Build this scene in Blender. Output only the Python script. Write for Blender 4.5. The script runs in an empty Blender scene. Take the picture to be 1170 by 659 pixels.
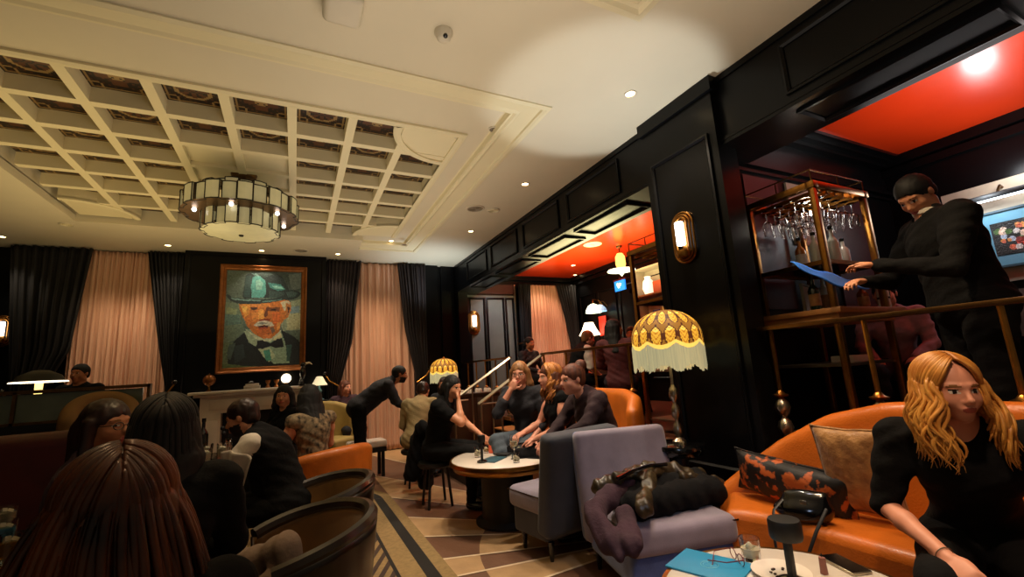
import bpy, bmesh, math, random
import numpy as np
from mathutils import Vector, Matrix, Euler
SC = bpy.context.scene
COL = SC.collection
PI = math.pi
rnd = random.Random(7)

# ---------------------------------------------------------------- camera numbers (also used to read positions off the planes of the room)
FPX, YAW, PITCH, ROLL, EYE = 503.96, .4614, .1785, -.0628, 1.35
def cam_axes():
    f = Vector((math.sin(YAW)*math.cos(PITCH), math.cos(YAW)*math.cos(PITCH), math.sin(PITCH)))
    r = Vector((math.cos(YAW), -math.sin(YAW), 0)); u = r.cross(f)
    c, s = math.cos(ROLL), math.sin(ROLL)
    return c*r+s*u, -s*r+c*u, f
CR, CU, CF = cam_axes()
def ray(px, py):
    return CF + CR*((px-585)/FPX) - CU*((py-329.5)/FPX)
def at(px, py, x=None, y=None, z=None, d=None):
    v = ray(px, py)
    if x is not None: t = x/v.x
    elif y is not None: t = y/v.y
    elif z is not None: t = (z-EYE)/v.z
    else: t = d
    p = v*t; p.z += EYE
    return p

# ---------------------------------------------------------------- materials
def lin(h):
    h = h.lstrip('#'); o = []
    for i in (0, 2, 4):
        v = int(h[i:i+2], 16)/255
        o.append(v/12.92 if v <= .04045 else ((v+.055)/1.055)**2.4)
    return (*o, 1)
MATS = {}
def mat(name, col, rough=.6, metal=0, var=.12, scale=8, bump=0, bscale=60, emit=0, ecol=None, trans=0, coat=0, stretch=None, col2=None, sheen=0, spec=None, alpha=1):
    if name in MATS: return MATS[name]
    m = bpy.data.materials.new(name); m.use_nodes = True; nt = m.node_tree; N = nt.nodes; L = nt.links
    b = N['Principled BSDF']; c = lin(col) if isinstance(col, str) else col
    b.inputs['Roughness'].default_value = rough; b.inputs['Metallic'].default_value = metal
    if trans: b.inputs['Transmission Weight'].default_value = trans; b.inputs['IOR'].default_value = 1.45
    if coat: b.inputs['Coat Weight'].default_value = coat; b.inputs['Coat Roughness'].default_value = .15
    if sheen: b.inputs['Sheen Weight'].default_value = sheen
    if spec is not None: b.inputs['Specular IOR Level'].default_value = spec
    if alpha < 1: b.inputs['Alpha'].default_value = alpha
    tc = N.new('ShaderNodeTexCoord'); mp = N.new('ShaderNodeMapping'); L.new(tc.outputs['Object'], mp.inputs['Vector'])
    if stretch: mp.inputs['Scale'].default_value = stretch
    if var or col2:
        n = N.new('ShaderNodeTexNoise'); n.inputs['Scale'].default_value = scale; n.inputs['Detail'].default_value = 4
        L.new(mp.outputs[0], n.inputs['Vector'])
        r = N.new('ShaderNodeValToRGB'); L.new(n.outputs[0], r.inputs[0]); L.new(r.outputs[0], b.inputs['Base Color'])
        r.color_ramp.elements[0].position = .32; r.color_ramp.elements[1].position = .68
        if col2:
            r.color_ramp.elements[0].color = lin(col2); r.color_ramp.elements[1].color = c
        else:
            r.color_ramp.elements[0].color = tuple(x*(1-var) for x in c[:3])+(1,)
            r.color_ramp.elements[1].color = tuple(min(1, x*(1+var)) for x in c[:3])+(1,)
    else: b.inputs['Base Color'].default_value = c
    if bump:
        n2 = N.new('ShaderNodeTexNoise'); n2.inputs['Scale'].default_value = bscale; n2.inputs['Detail'].default_value = 5
        L.new(mp.outputs[0], n2.inputs['Vector'])
        bp = N.new('ShaderNodeBump'); bp.inputs['Strength'].default_value = bump; bp.inputs['Distance'].default_value = .02
        L.new(n2.outputs[0], bp.inputs['Height']); L.new(bp.outputs[0], b.inputs['Normal'])
    if emit:
        b.inputs['Emission Color'].default_value = lin(ecol) if ecol else c
        b.inputs['Emission Strength'].default_value = emit
    MATS[name] = m
    return m
def vmat(name, rough=.6, coat=0, bump=0, bscale=60):
    if name in MATS: return MATS[name]
    m = mat(name, '#ffffff', rough, var=0, coat=coat, bump=bump, bscale=bscale)
    a = m.node_tree.nodes.new('ShaderNodeVertexColor'); a.layer_name = 'Col'
    m.node_tree.links.new(a.outputs[0], m.node_tree.nodes['Principled BSDF'].inputs['Base Color'])
    return m

M = dict(
 plaster=mat('plaster', '#d2c6aa', .7, var=.02, scale=2),
 plaster2=mat('plaster_trim', '#dccfa8', .6, var=.02, scale=2),
 blackwall=mat('black_lacquer_panelling', '#070708', .3, var=.1, scale=3, spec=.2),
 redceil=mat('red_lacquer_ceiling', '#d0360e', .27, var=.04, scale=2, coat=.3),
 wine=mat('wine_panel', '#3d1115', .35, var=.1),
 greywall=mat('grey_green_panel', '#5f6763', .35, var=.15, scale=2),
 brass=mat('aged_brass', '#a87436', .3, 1, var=.15, scale=20),
 brassd=mat('dark_brass', '#6e5030', .35, 1, var=.2, scale=20),
 silver=mat('champagne_metal', '#b9ad98', .3, 1, var=.1),
 sheer=mat('peach_sheer_curtain', '#c99c80', .85, var=.08, scale=5, stretch=(12,12,.5)),
 drape=mat('dark_drape', '#0a0708', .8, var=.3, scale=4, stretch=(10,10,.5)),
 drapeb=mat('grey_brown_drape', '#211716', .8, var=.25, scale=4, stretch=(10,10,.5)),
 orange=mat('tan_orange_leather', '#c8691e', .38, var=.14, scale=6, bump=.15, bscale=90, coat=.1),
 lav=mat('lavender_velvet', '#8a8092', .8, var=.15, scale=7, bump=.1, bscale=200, sheen=.5),
 lavd=mat('slate_upholstery', '#393b45', .8, var=.15, scale=7, bump=.1, bscale=200, sheen=.2),
 lavbluelit=mat('bluelit_lavender_velvet', '#4f68a8', .75, var=.35, scale=6, bump=.15, bscale=150, sheen=.4),  # lavender velvet with the blue light on its sides put into the colour
 marble=mat('pale_marble', '#e6dccf', .25, var=.06, scale=5, coat=.3),
 black=mat('matte_black', '#0d0d0e', .5, var=.15),
 blackg=mat('gloss_black', '#08080a', .15, var=.1, coat=.5),
 blackc=mat('black_cloth', '#0a0a0c', .9, var=.3, scale=12, bump=.3, bscale=30, spec=.2),
 navyc=mat('navy_cloth', '#16161f', .85, var=.2, scale=12, bump=.3, bscale=30),
 leatherj=mat('brown_black_leather', '#2a211a', .35, col2='#0b0a0a', scale=9, bump=.5, bscale=25),
 wined=mat('wine_cloth', '#3c2430', .9, var=.2, bump=.3, bscale=40),
 skin=mat('skin', '#d08f6c', .5, var=.06, scale=14),
 skinp=mat('skin_pink', '#d9967c', .5, var=.06, scale=14),
 skind=mat('skin_tan', '#b0714c', .5, var=.06, scale=14),
 lip=mat('lips', '#a64c42', .45, var=.05),
 eyew=mat('eye_white', '#d8cdc4', .3, var=0),
 iris=mat('iris_dark', '#20160f', .2, var=0),
 brow=mat('brow_hair', '#85592f', .8, var=.1),
 hblack=mat('black_hair', '#0a0808', .7, var=.3, scale=30, stretch=(1,1,.1)),
 hbrown=mat('brown_hair', '#3a1d12', .4, col2='#180c0a', scale=30, stretch=(1,1,.08)),
 hauburn=mat('auburn_hair', '#6e3418', .65, col2='#3a1a0c', scale=30, stretch=(1,1,.1)),
 hblond=mat('blonde_hair', '#d99c45', .4, col2='#a5662a', scale=40, stretch=(1,1,.12)),
 hgrey=mat('sandy_hair', '#b08050', .5, col2='#6f4a2c', scale=30, stretch=(1,1,.1)),
 hchest=mat('chestnut_hair', '#70401c', .33, col2='#2a110b', scale=22, stretch=(1,1,.05)),
 white=mat('white_cloth', '#cfc5b8', .85, var=.06, bump=.15, bscale=40),
 beige=mat('beige_fleece', '#a8936a', .95, var=.15, bump=.3, bscale=80),
 denim=mat('blue_grey_denim', '#4a5560', .85, var=.2, scale=20, bump=.2, bscale=120),
 teal=mat('teal_cardboard', '#1f88b4', .45, var=.04),
 tealt=mat('teal_print', '#6fb6c6', .5, var=0),
 glass=mat('clear_glass', '#ffffff', .03, var=0, trans=1),
 wineg=mat('amber_drink', '#d9a032', .1, var=0, trans=.7),
 icew=mat('pale_drink', '#e8e0c0', .15, var=0, trans=.6),
 wood=mat('dark_wood', '#3b2417', .4, var=.25, scale=6, stretch=(1,8,1)),
 tanwood=mat('tan_wood', '#a4713e', .45, var=.2, scale=6),
 frame=mat('copper_frame', '#8d5526', .35, .6, var=.2, scale=12),
 red=mat('red_leather', '#4c0e0b', .4, var=.2),
 olive=mat('olive_gold_velvet', '#6b4a18', .55, var=.25, scale=5, sheen=.3),
 cream=mat('cream_glass', '#d6cfa2', .3, var=.06, scale=10, emit=.12, ecol='#d8cc98'),
 lead=mat('lead_came', '#2a2418', .4, .6, var=.1),
 lampw=mat('lit_white_shade', '#fff2d8', .6, var=0, emit=3, ecol='#ffe9c4'),
 bulb=mat('lit_bulb', '#fff0d0', .6, var=0, emit=14, ecol='#ffdca0'),
 bulbw=mat('lit_cool_bulb', '#fff8f0', .6, var=0, emit=5, ecol='#fff8f0'),
 coolglow=mat('lit_picture_bulb', '#f4fbff', .6, var=0, emit=8, ecol='#e6f2ff'),
 exitb=mat('lit_blue_sign', '#1273d8', .5, var=0, emit=1.3, ecol='#1a7be0'),
 signt=mat('lit_sign_text', '#dff0ff', .5, var=0, emit=1.6, ecol='#dff0ff'),
 blue=mat('blue_napkin', '#1c7cff', .6, var=.1),
 pink=mat('rose_cloth', '#a98088', .85, var=.12, bump=.3, bscale=30),
 maroon=mat('maroon_cloth', '#5c2a2c', .85, var=.12, bump=.3, bscale=30),
 plum=mat('plum_cloth', '#2c151b', .85, var=.2, bump=.3, bscale=30),
 silk=mat('gold_crushed_velvet', '#b98a50', .5, col2='#86592c', scale=18, bump=.5, bscale=25, sheen=.4),
 bluepic=mat('pale_blue_mat', '#6aa3bb', .6, var=.04),
 cork=mat('pale_wall', '#b3a58f', .7, var=.08),
 grate=mat('smoked_glass', '#15181a', .1, var=0, coat=.5),
 greenled=mat('green_led', '#c0ff30', .5, var=0, emit=4, ecol='#b8ff30'),
 whiteplast=mat('white_plastic', '#c9bda4', .4, var=.02),
)

# ---------------------------------------------------------------- object helpers
def tag(o, label=None, cat=None, group=None, kind=None):
    if label: o['label'] = label
    if cat: o['category'] = cat
    if group: o['group'] = group
    if kind: o['kind'] = kind
    return o
def thing(name, label, cat, loc=(0,0,0), rz=0, group=None):
    o = bpy.data.objects.new(name, None); COL.objects.link(o); o.empty_display_size = .1
    o.location = loc; o.rotation_euler = (0,0,rz)
    return tag(o, label, cat, group)
def copy_tree(o, parent=None):
    c = o.copy(); COL.objects.link(c)
    if parent is not None: c.parent = parent
    for ch in list(o.children): copy_tree(ch, c)
    return c
class MB:
    def __init__(s): s.bm = bmesh.new(); s.mi = 0
    def _fin(s, vs, mtx=None, mi=None):
        if mtx is not None: bmesh.ops.transform(s.bm, matrix=mtx, verts=vs)
        fs = set(f for v in vs for f in v.link_faces)
        for f in fs: f.material_index = s.mi if mi is None else mi
        return vs
    def box(s, c, size, rot=(0,0,0), bev=0, seg=2, mi=None):
        r = bmesh.ops.create_cube(s.bm, size=1); vs = r['verts']
        bmesh.ops.scale(s.bm, vec=size, verts=vs)
        if bev:
            es = list({e for v in vs for e in v.link_edges})
            g = bmesh.ops.bevel(s.bm, geom=es, offset=min(bev, min(size)*.45), segments=seg, affect='EDGES', profile=.5)
            vs = list({v for f in g['faces'] for v in f.verts} | {v for v in vs if v.is_valid})
            vs = list({v for f in {f for v in vs for f in v.link_faces} for v in f.verts})
        m = Matrix.Translation(c) @ Euler(rot).to_matrix().to_4x4()
        s._fin(vs, m, mi); return s
    def box2(s, a, b, **k):
        c = [(a[i]+b[i])/2 for i in range(3)]; z = [abs(b[i]-a[i]) for i in range(3)]
        return s.box(c, z, **k)
    def lathe(s, prof, c=(0,0,0), seg=24, rot=(0,0,0), mi=None, scale=(1,1,1)):
        rings = []
        for r, z in prof:
            if r < 1e-5: rings.append([s.bm.verts.new((0,0,z))])
            else: rings.append([s.bm.verts.new((r*math.cos(2*PI*i/seg)*scale[0], r*math.sin(2*PI*i/seg)*scale[1], z)) for i in range(seg)])
        for A, B in zip(rings, rings[1:]):
            for i in range(seg):
                j = (i+1) % seg
                try:
                    if len(A) == 1 and len(B) > 1: s.bm.faces.new((A[0], B[j], B[i]))
                    elif len(B) == 1 and len(A) > 1: s.bm.faces.new((A[i], A[j], B[0]))
                    elif len(A) > 1: s.bm.faces.new((A[i], A[j], B[j], B[i]))
                except ValueError: pass
        vs = [v for r_ in rings for v in r_]
        s._fin(vs, Matrix.Translation(c) @ Euler(rot).to_matrix().to_4x4(), mi); return s
    def tube(s, pts, r, seg=8, cap=True, mi=None, flat=1, closed=False):
        pts = [Vector(p) for p in pts]; n = len(pts)
        rr = r if hasattr(r, '__len__') else [r]*n
        rings = []; up = None
        for i, p in enumerate(pts):
            if closed: t = pts[(i+1) % n]-pts[i-1]
            else: t = pts[min(i+1, n-1)]-pts[max(i-1, 0)]
            t.normalize()
            if up is None: up = Vector((0,0,1)) if abs(t.z) < .9 else Vector((1,0,0))
            a = t.cross(up).normalized(); b = a.cross(t).normalized(); up = b
            rings.append([s.bm.verts.new(p+a*math.cos(2*PI*k/seg)*rr[i]+b*math.sin(2*PI*k/seg)*rr[i]*flat) for k in range(seg)])
        pr = list(zip(rings, rings[1:]))+([(rings[-1], rings[0])] if closed else [])
        for A, B in pr:
            for k in range(seg): s.bm.faces.new((A[k], A[(k+1) % seg], B[(k+1) % seg], B[k]))
        if cap and not closed:
            s.bm.faces.new(rings[0][::-1]); s.bm.faces.new(rings[-1])
        s._fin([v for q in rings for v in q], None, mi); return s
    def poly(s, pts, d=None, mi=None):
        """flat polygon, extruded by vector d"""
        vs = [s.bm.verts.new(p) for p in pts]; f = s.bm.faces.new(vs)
        al = list(vs)
        if d is not None:
            w = [s.bm.verts.new(Vector(p)+Vector(d)) for p in pts]; s.bm.faces.new(w[::-1]); n = len(vs)
            for i in range(n): s.bm.faces.new((vs[i], w[i], w[(i+1) % n], vs[(i+1) % n]))
            al += w
        s._fin(al, None, mi); return s
    def grid(s, fn, nu, nv, mi=None, closeu=False):
        V = [[s.bm.verts.new(fn(i/nu, j/nv)) for j in range(nv+1)] for i in range(nu if closeu else nu+1)]
        for i in range(nu):
            A = V[i]; B = V[(i+1) % len(V)]
            for j in range(nv):
                try: s.bm.faces.new((A[j], B[j], B[j+1], A[j+1]))
                except ValueError: pass
        s._fin([v for r in V for v in r], None, mi); return s
    def sphere(s, c, r, seg=16, scale=(1,1,1), mi=None, rot=(0,0,0)):
        g = bmesh.ops.create_uvsphere(s.bm, u_segments=seg, v_segments=max(6, seg//2), radius=r)
        s._fin(g['verts'], Matrix.Translation(c) @ Euler(rot).to_matrix().to_4x4() @ Matrix.Diagonal((*scale, 1)), mi); return s
    def build(s, name, m, parent=None, smooth=True, solid=0, subd=0, ang=40):
        me = bpy.data.meshes.new(name)
        bmesh.ops.recalc_face_normals(s.bm, faces=s.bm.faces[:])
        s.bm.to_mesh(me); s.bm.free()
        for x in (m if isinstance(m, (list, tuple)) else [m]): me.materials.append(x)
        if smooth:
            me.polygons.foreach_set('use_smooth', [True]*len(me.polygons))
            me.set_sharp_from_angle(angle=math.radians(ang))
        o = bpy.data.objects.new(name, me); COL.objects.link(o)
        if parent is not None: o.parent = parent
        if solid:
            q = o.modifiers.new('s', 'SOLIDIFY'); q.thickness = solid; q.offset = 0
        if subd:
            q = o.modifiers.new('d', 'SUBSURF'); q.levels = q.render_levels = subd
        return o
def struct(o): o['kind'] = 'structure'; return o

# ---------------------------------------------------------------- soft shapes: signed distance fields meshed with surface nets
def rc(a, b, ra, rb, k=.02, sub=False): return ('c', np.array(a, np.float32), np.array(b, np.float32), ra, rb, k, sub)
def el(c, r, k=.02, sub=False, R=None): return ('e', np.array(c, np.float32), np.array(r, np.float32), R, None, k, sub)
def rb(c, h, rad, k=.02, sub=False, R=None): return ('b', np.array(c, np.float32), np.array(h, np.float32), R, rad, k, sub)
def infl(prims, d, k=None):
    out = []
    for p in prims:
        if p[0] == 'c': out.append(('c', p[1], p[2], p[3]+d, p[4]+d, k or p[5], p[6]))
        elif p[0] == 'e': out.append(('e', p[1], p[2]+d, p[3], None, k or p[5], p[6]))
        else: out.append(('b', p[1], p[2], p[3], p[4]+d, k or p[5], p[6]))
    return out
def sdf_arrays(prims, vox, disp=None, clip=None):
    lo = np.full(3, 1e9); hi = np.full(3, -1e9)
    def bb(p):
        if p[0] == 'c':
            r = max(p[3], p[4]); return np.minimum(p[1], p[2])-r, np.maximum(p[1], p[2])+r
        if p[0] == 'e':
            r = p[2] if p[3] is None else np.full(3, p[2].max()); return p[1]-r, p[1]+r
        r = p[2]+p[4] if p[3] is None else np.full(3, np.linalg.norm(p[2])+p[4]); return p[1]-r, p[1]+r
    for p in prims:
        if not p[6]:
            a, b = bb(p); lo = np.minimum(lo, a); hi = np.maximum(hi, b)
    lo -= 4*vox; hi += 4*vox
    n = np.ceil((hi-lo)/vox).astype(int)+1
    D = np.full(n, .5, np.float32)
    ax = [(lo[i]+vox*np.arange(n[i])).astype(np.float32) for i in range(3)]
    for p in prims:
        a, b = bb(p); k = p[5]; mg = k+3*vox
        i0 = np.maximum(0, np.floor((a-mg-lo)/vox).astype(int)); i1 = np.minimum(n, np.ceil((b+mg-lo)/vox).astype(int)+1)
        if (i1 <= i0).any(): continue
        sl = tuple(slice(i0[i], i1[i]) for i in range(3))
        X = ax[0][sl[0]][:, None, None]; Y = ax[1][sl[1]][None, :, None]; Z = ax[2][sl[2]][None, None, :]
        if p[0] == 'c':
            pa, pb = p[1], p[2]; ba = pb-pa; L2 = float(ba@ba)+1e-9
            t = np.clip(((X-pa[0])*ba[0]+(Y-pa[1])*ba[1]+(Z-pa[2])*ba[2])/L2, 0, 1)
            d = np.sqrt((X-pa[0]-t*ba[0])**2+(Y-pa[1]-t*ba[1])**2+(Z-pa[2]-t*ba[2])**2)-(p[3]+(p[4]-p[3])*t)
        else:
            x, y, z = X-p[1][0], Y-p[1][1], Z-p[1][2]
            if p[3] is not None:
                R = p[3]; x, y, z = (R[0][0]*x+R[1][0]*y+R[2][0]*z, R[0][1]*x+R[1][1]*y+R[2][1]*z, R[0][2]*x+R[1][2]*y+R[2][2]*z)
            r = p[2]
            if p[0] == 'e':
                k0 = np.sqrt((x/r[0])**2+(y/r[1])**2+(z/r[2])**2); k1 = np.sqrt((x/r[0]**2)**2+(y/r[1]**2)**2+(z/r[2]**2)**2)+1e-6
                d = k0*(k0-1)/k1
            else:
                qx, qy, qz = abs(x)-r[0], abs(y)-r[1], abs(z)-r[2]
                d = np.sqrt(np.maximum(qx, 0)**2+np.maximum(qy, 0)**2+np.maximum(qz, 0)**2)+np.minimum(np.maximum(np.maximum(qx, qy), qz), 0)-p[4]
        o = D[sl]
        if p[6]:
            h = np.clip(.5-.5*(o+d)/k, 0, 1); D[sl] = o*(1-h)+(-d)*h+k*h*(1-h)
        else:
            h = np.clip(.5+.5*(o-d)/k, 0, 1); D[sl] = o*(1-h)+d*h-k*h*(1-h)
    if disp is not None:
        X = ax[0][:, None, None]; Y = ax[1][None, :, None]; Z = ax[2][None, None, :]
        D += disp(X, Y, Z).astype(np.float32)
    S = D < 0
    # cells
    c = np.zeros(n-1, np.int8)
    for i in (0, 1):
        for j in (0, 1):
            for k in (0, 1): c += S[i:n[0]-1+i, j:n[1]-1+j, k:n[2]-1+k]
    act = np.argwhere((c > 0) & (c < 8))
    idx = -np.ones(n-1, np.int32); idx[act[:, 0], act[:, 1], act[:, 2]] = np.arange(len(act))
    acc = np.zeros((len(act), 3)); cnt = np.zeros(len(act))
    cor = [(i, j, k) for i in (0, 1) for j in (0, 1) for k in (0, 1)]
    val = {q: D[act[:, 0]+q[0], act[:, 1]+q[1], act[:, 2]+q[2]] for q in cor}
    for q in cor:
        for a_ in range(3):
            if q[a_] == 0:
                w = list(q); w[a_] = 1; w = tuple(w); A, B = val[q], val[w]; m = (A < 0) != (B < 0)
                t = np.where(m, A/(A-B+1e-12), 0)
                for i in range(3): acc[:, i] += np.where(m, q[i]+(t if i == a_ else 0), 0)
                cnt += m
    V = (act+acc/np.maximum(cnt, 1)[:, None])*vox+lo
    F = []
    for a_ in range(3):
        b_, c_ = (a_+1) % 3, (a_+2) % 3
        s0 = [slice(1, n[i]-1) for i in range(3)]; s1 = list(s0)
        s0[a_] = slice(0, n[a_]-1); s1[a_] = slice(1, n[a_])
        A, B = S[tuple(s0)], S[tuple(s1)]
        e = np.argwhere(A != B)
        if not len(e): continue
        inside = A[e[:, 0], e[:, 1], e[:, 2]]
        off = np.array([1, 1, 1]); off[a_] = 0; e = e+off
        def g(db, dc):
            q = e.copy(); q[:, b_] -= db; q[:, c_] -= dc
            return idx[q[:, 0], q[:, 1], q[:, 2]]
        f = np.stack([g(1, 1), g(0, 1), g(0, 0), g(1, 0)], 1)
        f[~inside] = f[~inside][:, ::-1]
        F.append(f[(f >= 0).all(1)])
    return V, np.concatenate(F)
def sdf(name, prims, vox, mats, parent=None, disp=None, mfn=None, smooth_it=1):
    V, F = sdf_arrays(prims, vox, disp)
    me = bpy.data.meshes.new(name)
    me.vertices.add(len(V)); me.vertices.foreach_set('co', V.astype(np.float32).ravel())
    me.loops.add(len(F)*4); me.loops.foreach_set('vertex_index', F.ravel().astype(np.int32))
    me.polygons.add(len(F)); me.polygons.foreach_set('loop_start', np.arange(len(F), dtype=np.int32)*4)
    me.update(calc_edges=True)
    for x in (mats if isinstance(mats, (list, tuple)) else [mats]): me.materials.append(x)
    me.polygons.foreach_set('use_smooth', [True]*len(F))
    if mfn is not None:
        me.polygons.foreach_set('material_index', mfn(V[F].mean(1)).astype(np.int32))
    o = bpy.data.objects.new(name, me); COL.objects.link(o)
    if parent is not None: o.parent = parent
    if smooth_it:
        q = o.modifiers.new('s', 'SMOOTH'); q.iterations = smooth_it; q.factor = .5
    return o
M['dressp'] = mat('black_cream_floral', '#0e0c0d', .85, col2='#a08a68', scale=26)
M['paintdark'] = mat('grey_brown_cloth', '#6a584a', .9, var=.25, bump=.3, bscale=30)
# ================================================================ THE ROOM
CEIL, YB, XS, XF, PZ, RC = 3.55, 8.8, 3.0, 6.0, .6, 3.4
YN = -1.6
# ---- floor with inlaid pattern
fm = [mat('walnut_floor', '#6b4a36', .5, var=.14, scale=3, bump=.1, bscale=40, coat=.1), mat('pale_oak_floor', '#b08d64', .5, var=.12, scale=5, bump=.1, bscale=40, coat=.1),
      mat('cream_inlay', '#d8c0a0', .5, var=.05), mat('black_carpet_band', '#17130f', .9, var=.2), mat('tan_carpet', '#8a7148', .9, var=.15, scale=30),
      mat('brown_carpet', '#3c2c22', .9, var=.15, scale=30)]
b = MB(); b.box2((-4.6, YN, -.1), (3.0, YB, 0), mi=0)
cx, cy = 2.85, 2.86
def clipx(a0, a1, r0, r1, mi, z):
    pts = []
    n = 14
    for i in range(n+1):
        a = a0+(a1-a0)*i/n; pts.append((r1, a))
    for i in range(n+1):
        a = a1+(a0-a1)*i/n; pts.append((r0, a))
    out = []
    for r, a in pts:
        dx, dy = math.cos(a), math.sin(a)
        if cx+dx*r < 1.01: r = (1.01-cx)/dx
        if dx > 0 and cx+dx*r > 2.99: r = (2.99-cx)/dx
        out.append((cx+dx*r, cy+dy*r, z))
    b.poly(out, None, mi)
angs = [math.atan2(y-cy, 1.01-cx) for y in (1.2, 2.0, 2.75, 3.13, 3.45, 3.99, 4.59, 5.42, 6.74)]
angs = [a if a > 0 else a+2*PI for a in angs]; angs.sort()
angs = [1.62, 1.85]+angs
for i, (a0, a1) in enumerate(zip(angs, angs[1:])):
    if i % 2 == 0: clipx(a0, a1, 1.66, 6.0 if i < 4 else 3.4, 1, .002)
    else: clipx(a0, a1, .9, 1.66, 1, .002)
for a in angs:
    dx, dy = math.cos(a), math.sin(a)
    r = min(6, (1.01-cx)/dx if dx < 0 else 6); r = min(r, (8.7-cy)/dy if dy > .1 else r)
    p, q = Vector((cx+dx*.3, cy+dy*.3, .004)), Vector((cx+dx*r, cy+dy*r, .004)); w = Vector((-dy, dx, 0))*.011
    b.poly([p-w, q-w, q+w, p+w], None, 2)
b.box2((-4.6, YN, 0), (.68, 5.9, .006), mi=4)
for a0, a1, m_ in ((.68, .83, 4), (.83, .92, 3), (.92, 1.01, 4)):
    b.box2((a0, YN, 0), (a1, 5.45, .007), mi=m_)
def bend(r0, r1, mi, z):      # the band turns the corner
    c = (.25, 5.45); n = 12
    b.poly([(c[0]+r1*math.cos(PI/2*i/n), c[1]+r1*math.sin(PI/2*i/n), z) for i in range(n+1)]+[(c[0]+r0*math.cos(PI/2*i/n), c[1]+r0*math.sin(PI/2*i/n), z) for i in range(n, -1, -1)], None, mi)
for a0, a1, m_ in ((.43, .58, 4), (.58, .67, 3), (.67, .76, 4)): bend(a0, a1, m_, .008)
for k in range(-10, 62):
    y = k*.19-.6
    if y > 4.9: continue
    b.poly([(.66, y, .008), (.66, y+.09, .008), (-.3, y-2.1+.09, .008), (-.3, y-2.1, .008)], None, 5)
b.box2((.655, YN, 0), (.68, 5.5, .009), mi=3)
struct(b.build('floor', fm, smooth=False))
# ---- plaster ceiling with raised tray and coffers
b = MB(); TZ = 3.63
X0, X1, Y0, Y1 = -2.58, 1.95, 2.92, 7.78
YL, XM = 7.26, .95      # the coffers end here on the far side, left of XM
b.box2((-4.6, YN, CEIL), (3.0, Y0, CEIL+.1)); b.box2((-4.6, Y1, CEIL), (3.0, YB, CEIL+.1))
b.box2((-4.6, Y0, CEIL), (X0, Y1, CEIL+.1)); b.box2((X1, Y0, CEIL), (3.0, Y1, CEIL+.1)); b.box2((X0, YL, CEIL), (XM, Y1, CEIL+.1))
b.box2((X0-.02, Y0, CEIL+.09), (X0, Y1, CEIL+.3)); b.box2((X0, YL, CEIL+.09), (XM, YL+.02, CEIL+.3))
struct(b.build('ceiling', M['plaster'], smooth=False))
def rect_sweep(bm, x0, x1, y0, y1, prof, mi=0):
    """prof: list of (inset, z)"""
    rings = [[bm.bm.verts.new(p) for p in ((x0+i, y0+i, z), (x1-i, y0+i, z), (x1-i, y1-i, z), (x0+i, y1-i, z))] for i, z in prof]
    for A, B in zip(rings, rings[1:]):
        for k in range(4):
            f = bm.bm.faces.new((A[k], A[(k+1) % 4], B[(k+1) % 4], B[k])); f.material_index = mi
b = MB()      # stepped moulding along the near, right and part of the far edge of the tray
prof = [(0, CEIL+.001), (.0, CEIL-.012), (.035, CEIL-.02), (.06, CEIL-.012), (.07, CEIL+.005), (.2, CEIL+.03), (.23, CEIL+.02), (.25, CEIL+.035), (.27, CEIL+.035), (.28, TZ), (.3, TZ)]
rings = [[b.bm.verts.new(p) for p in ((X0, Y0+i, z), (X1-i, Y0+i, z), (X1-i, Y1-i, z), (XM, Y1-i, z))] for i, z in prof]
for A, B in zip(rings, rings[1:]):
    for k in range(3): b.bm.faces.new((A[k], A[k+1], B[k+1], B[k]))
struct(b.build('trim_1', M['plaster2'], ang=25))
GX0, GX1, GY0, GY1, SP = -2.52, 1.396, 3.78, 7.207, .4895
b = MB()
fx0, fx1, fy0, fy1 = X0, X1-.3, Y0+.3, Y1-.3
b.box2((fx0, fy0, TZ), (fx1, GY0, TZ+.02)); b.box2((XM-.1, GY1, TZ), (fx1, fy1, TZ+.02))
b.box2((GX1, GY0, TZ), (fx1, GY1, TZ+.02))
struct(b.build('ceiling', M['plaster'], smooth=False))
b = MB()      # lip round the coffer field
rings = [[b.bm.verts.new(p) for p in ((GX0, GY0-.07+i, z), (GX1+.07-i, GY0-.07+i, z), (GX1+.07-i, GY1-.0, z))] for i, z in [(0, TZ), (.0, TZ-.02), (.03, TZ-.028), (.07, TZ-.02), (.07, TZ+.12)]]
for A, B in zip(rings, rings[1:]):
    for k in range(2): b.bm.faces.new((A[k], A[k+1], B[k+1], B[k]))
rect_sweep(b, X0+.42, X1-.42+.17, Y0+.42, Y1-.42, [(0, TZ), (0, TZ-.012), (.025, TZ-.012), (.025, TZ)]) if False else None
for (x, y) in ((GX1, GY0), (GX0, GY0), (GX1, GY1), (GX0, GY1)):   # convex quarter rounds in the corners
    R_, n = .62, 20; sx = -1 if x == GX1 else 1; sy = 1 if y == GY0 else -1
    arc = [(x+sx*R_*math.cos(PI/2*i/n), y+sy*R_*math.sin(PI/2*i/n)) for i in range(n+1)]
    b.poly([(x, y, TZ-.003)]+[(p[0], p[1], TZ-.003) for p in arc], (0, 0, .02))
    pr = [(0, TZ-.003), (0, TZ-.022), (.04, TZ-.03), (.07, TZ-.02), (.07, TZ+.12)]
    for (a, za), (c, zc) in zip(pr, pr[1:]):
        for i in range(n):
            q = []
            for (ii, rr, zz) in ((i, a, za), (i+1, a, za), (i+1, c, zc), (i, c, zc)):
                t = PI/2*ii/n; q.append((x+sx*(R_+rr-.07)*math.cos(t), y+sy*(R_+rr-.07)*math.sin(t), zz))
            b.poly(q)
struct(b.build('trim_2', M['plaster2'], ang=25))
b = MB(); BW = .075
for i in range(1, 8): b.box2((GX0+i*SP-BW/2, GY0, TZ-.01), (GX0+i*SP+BW/2, GY1, TZ+.12))
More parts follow.
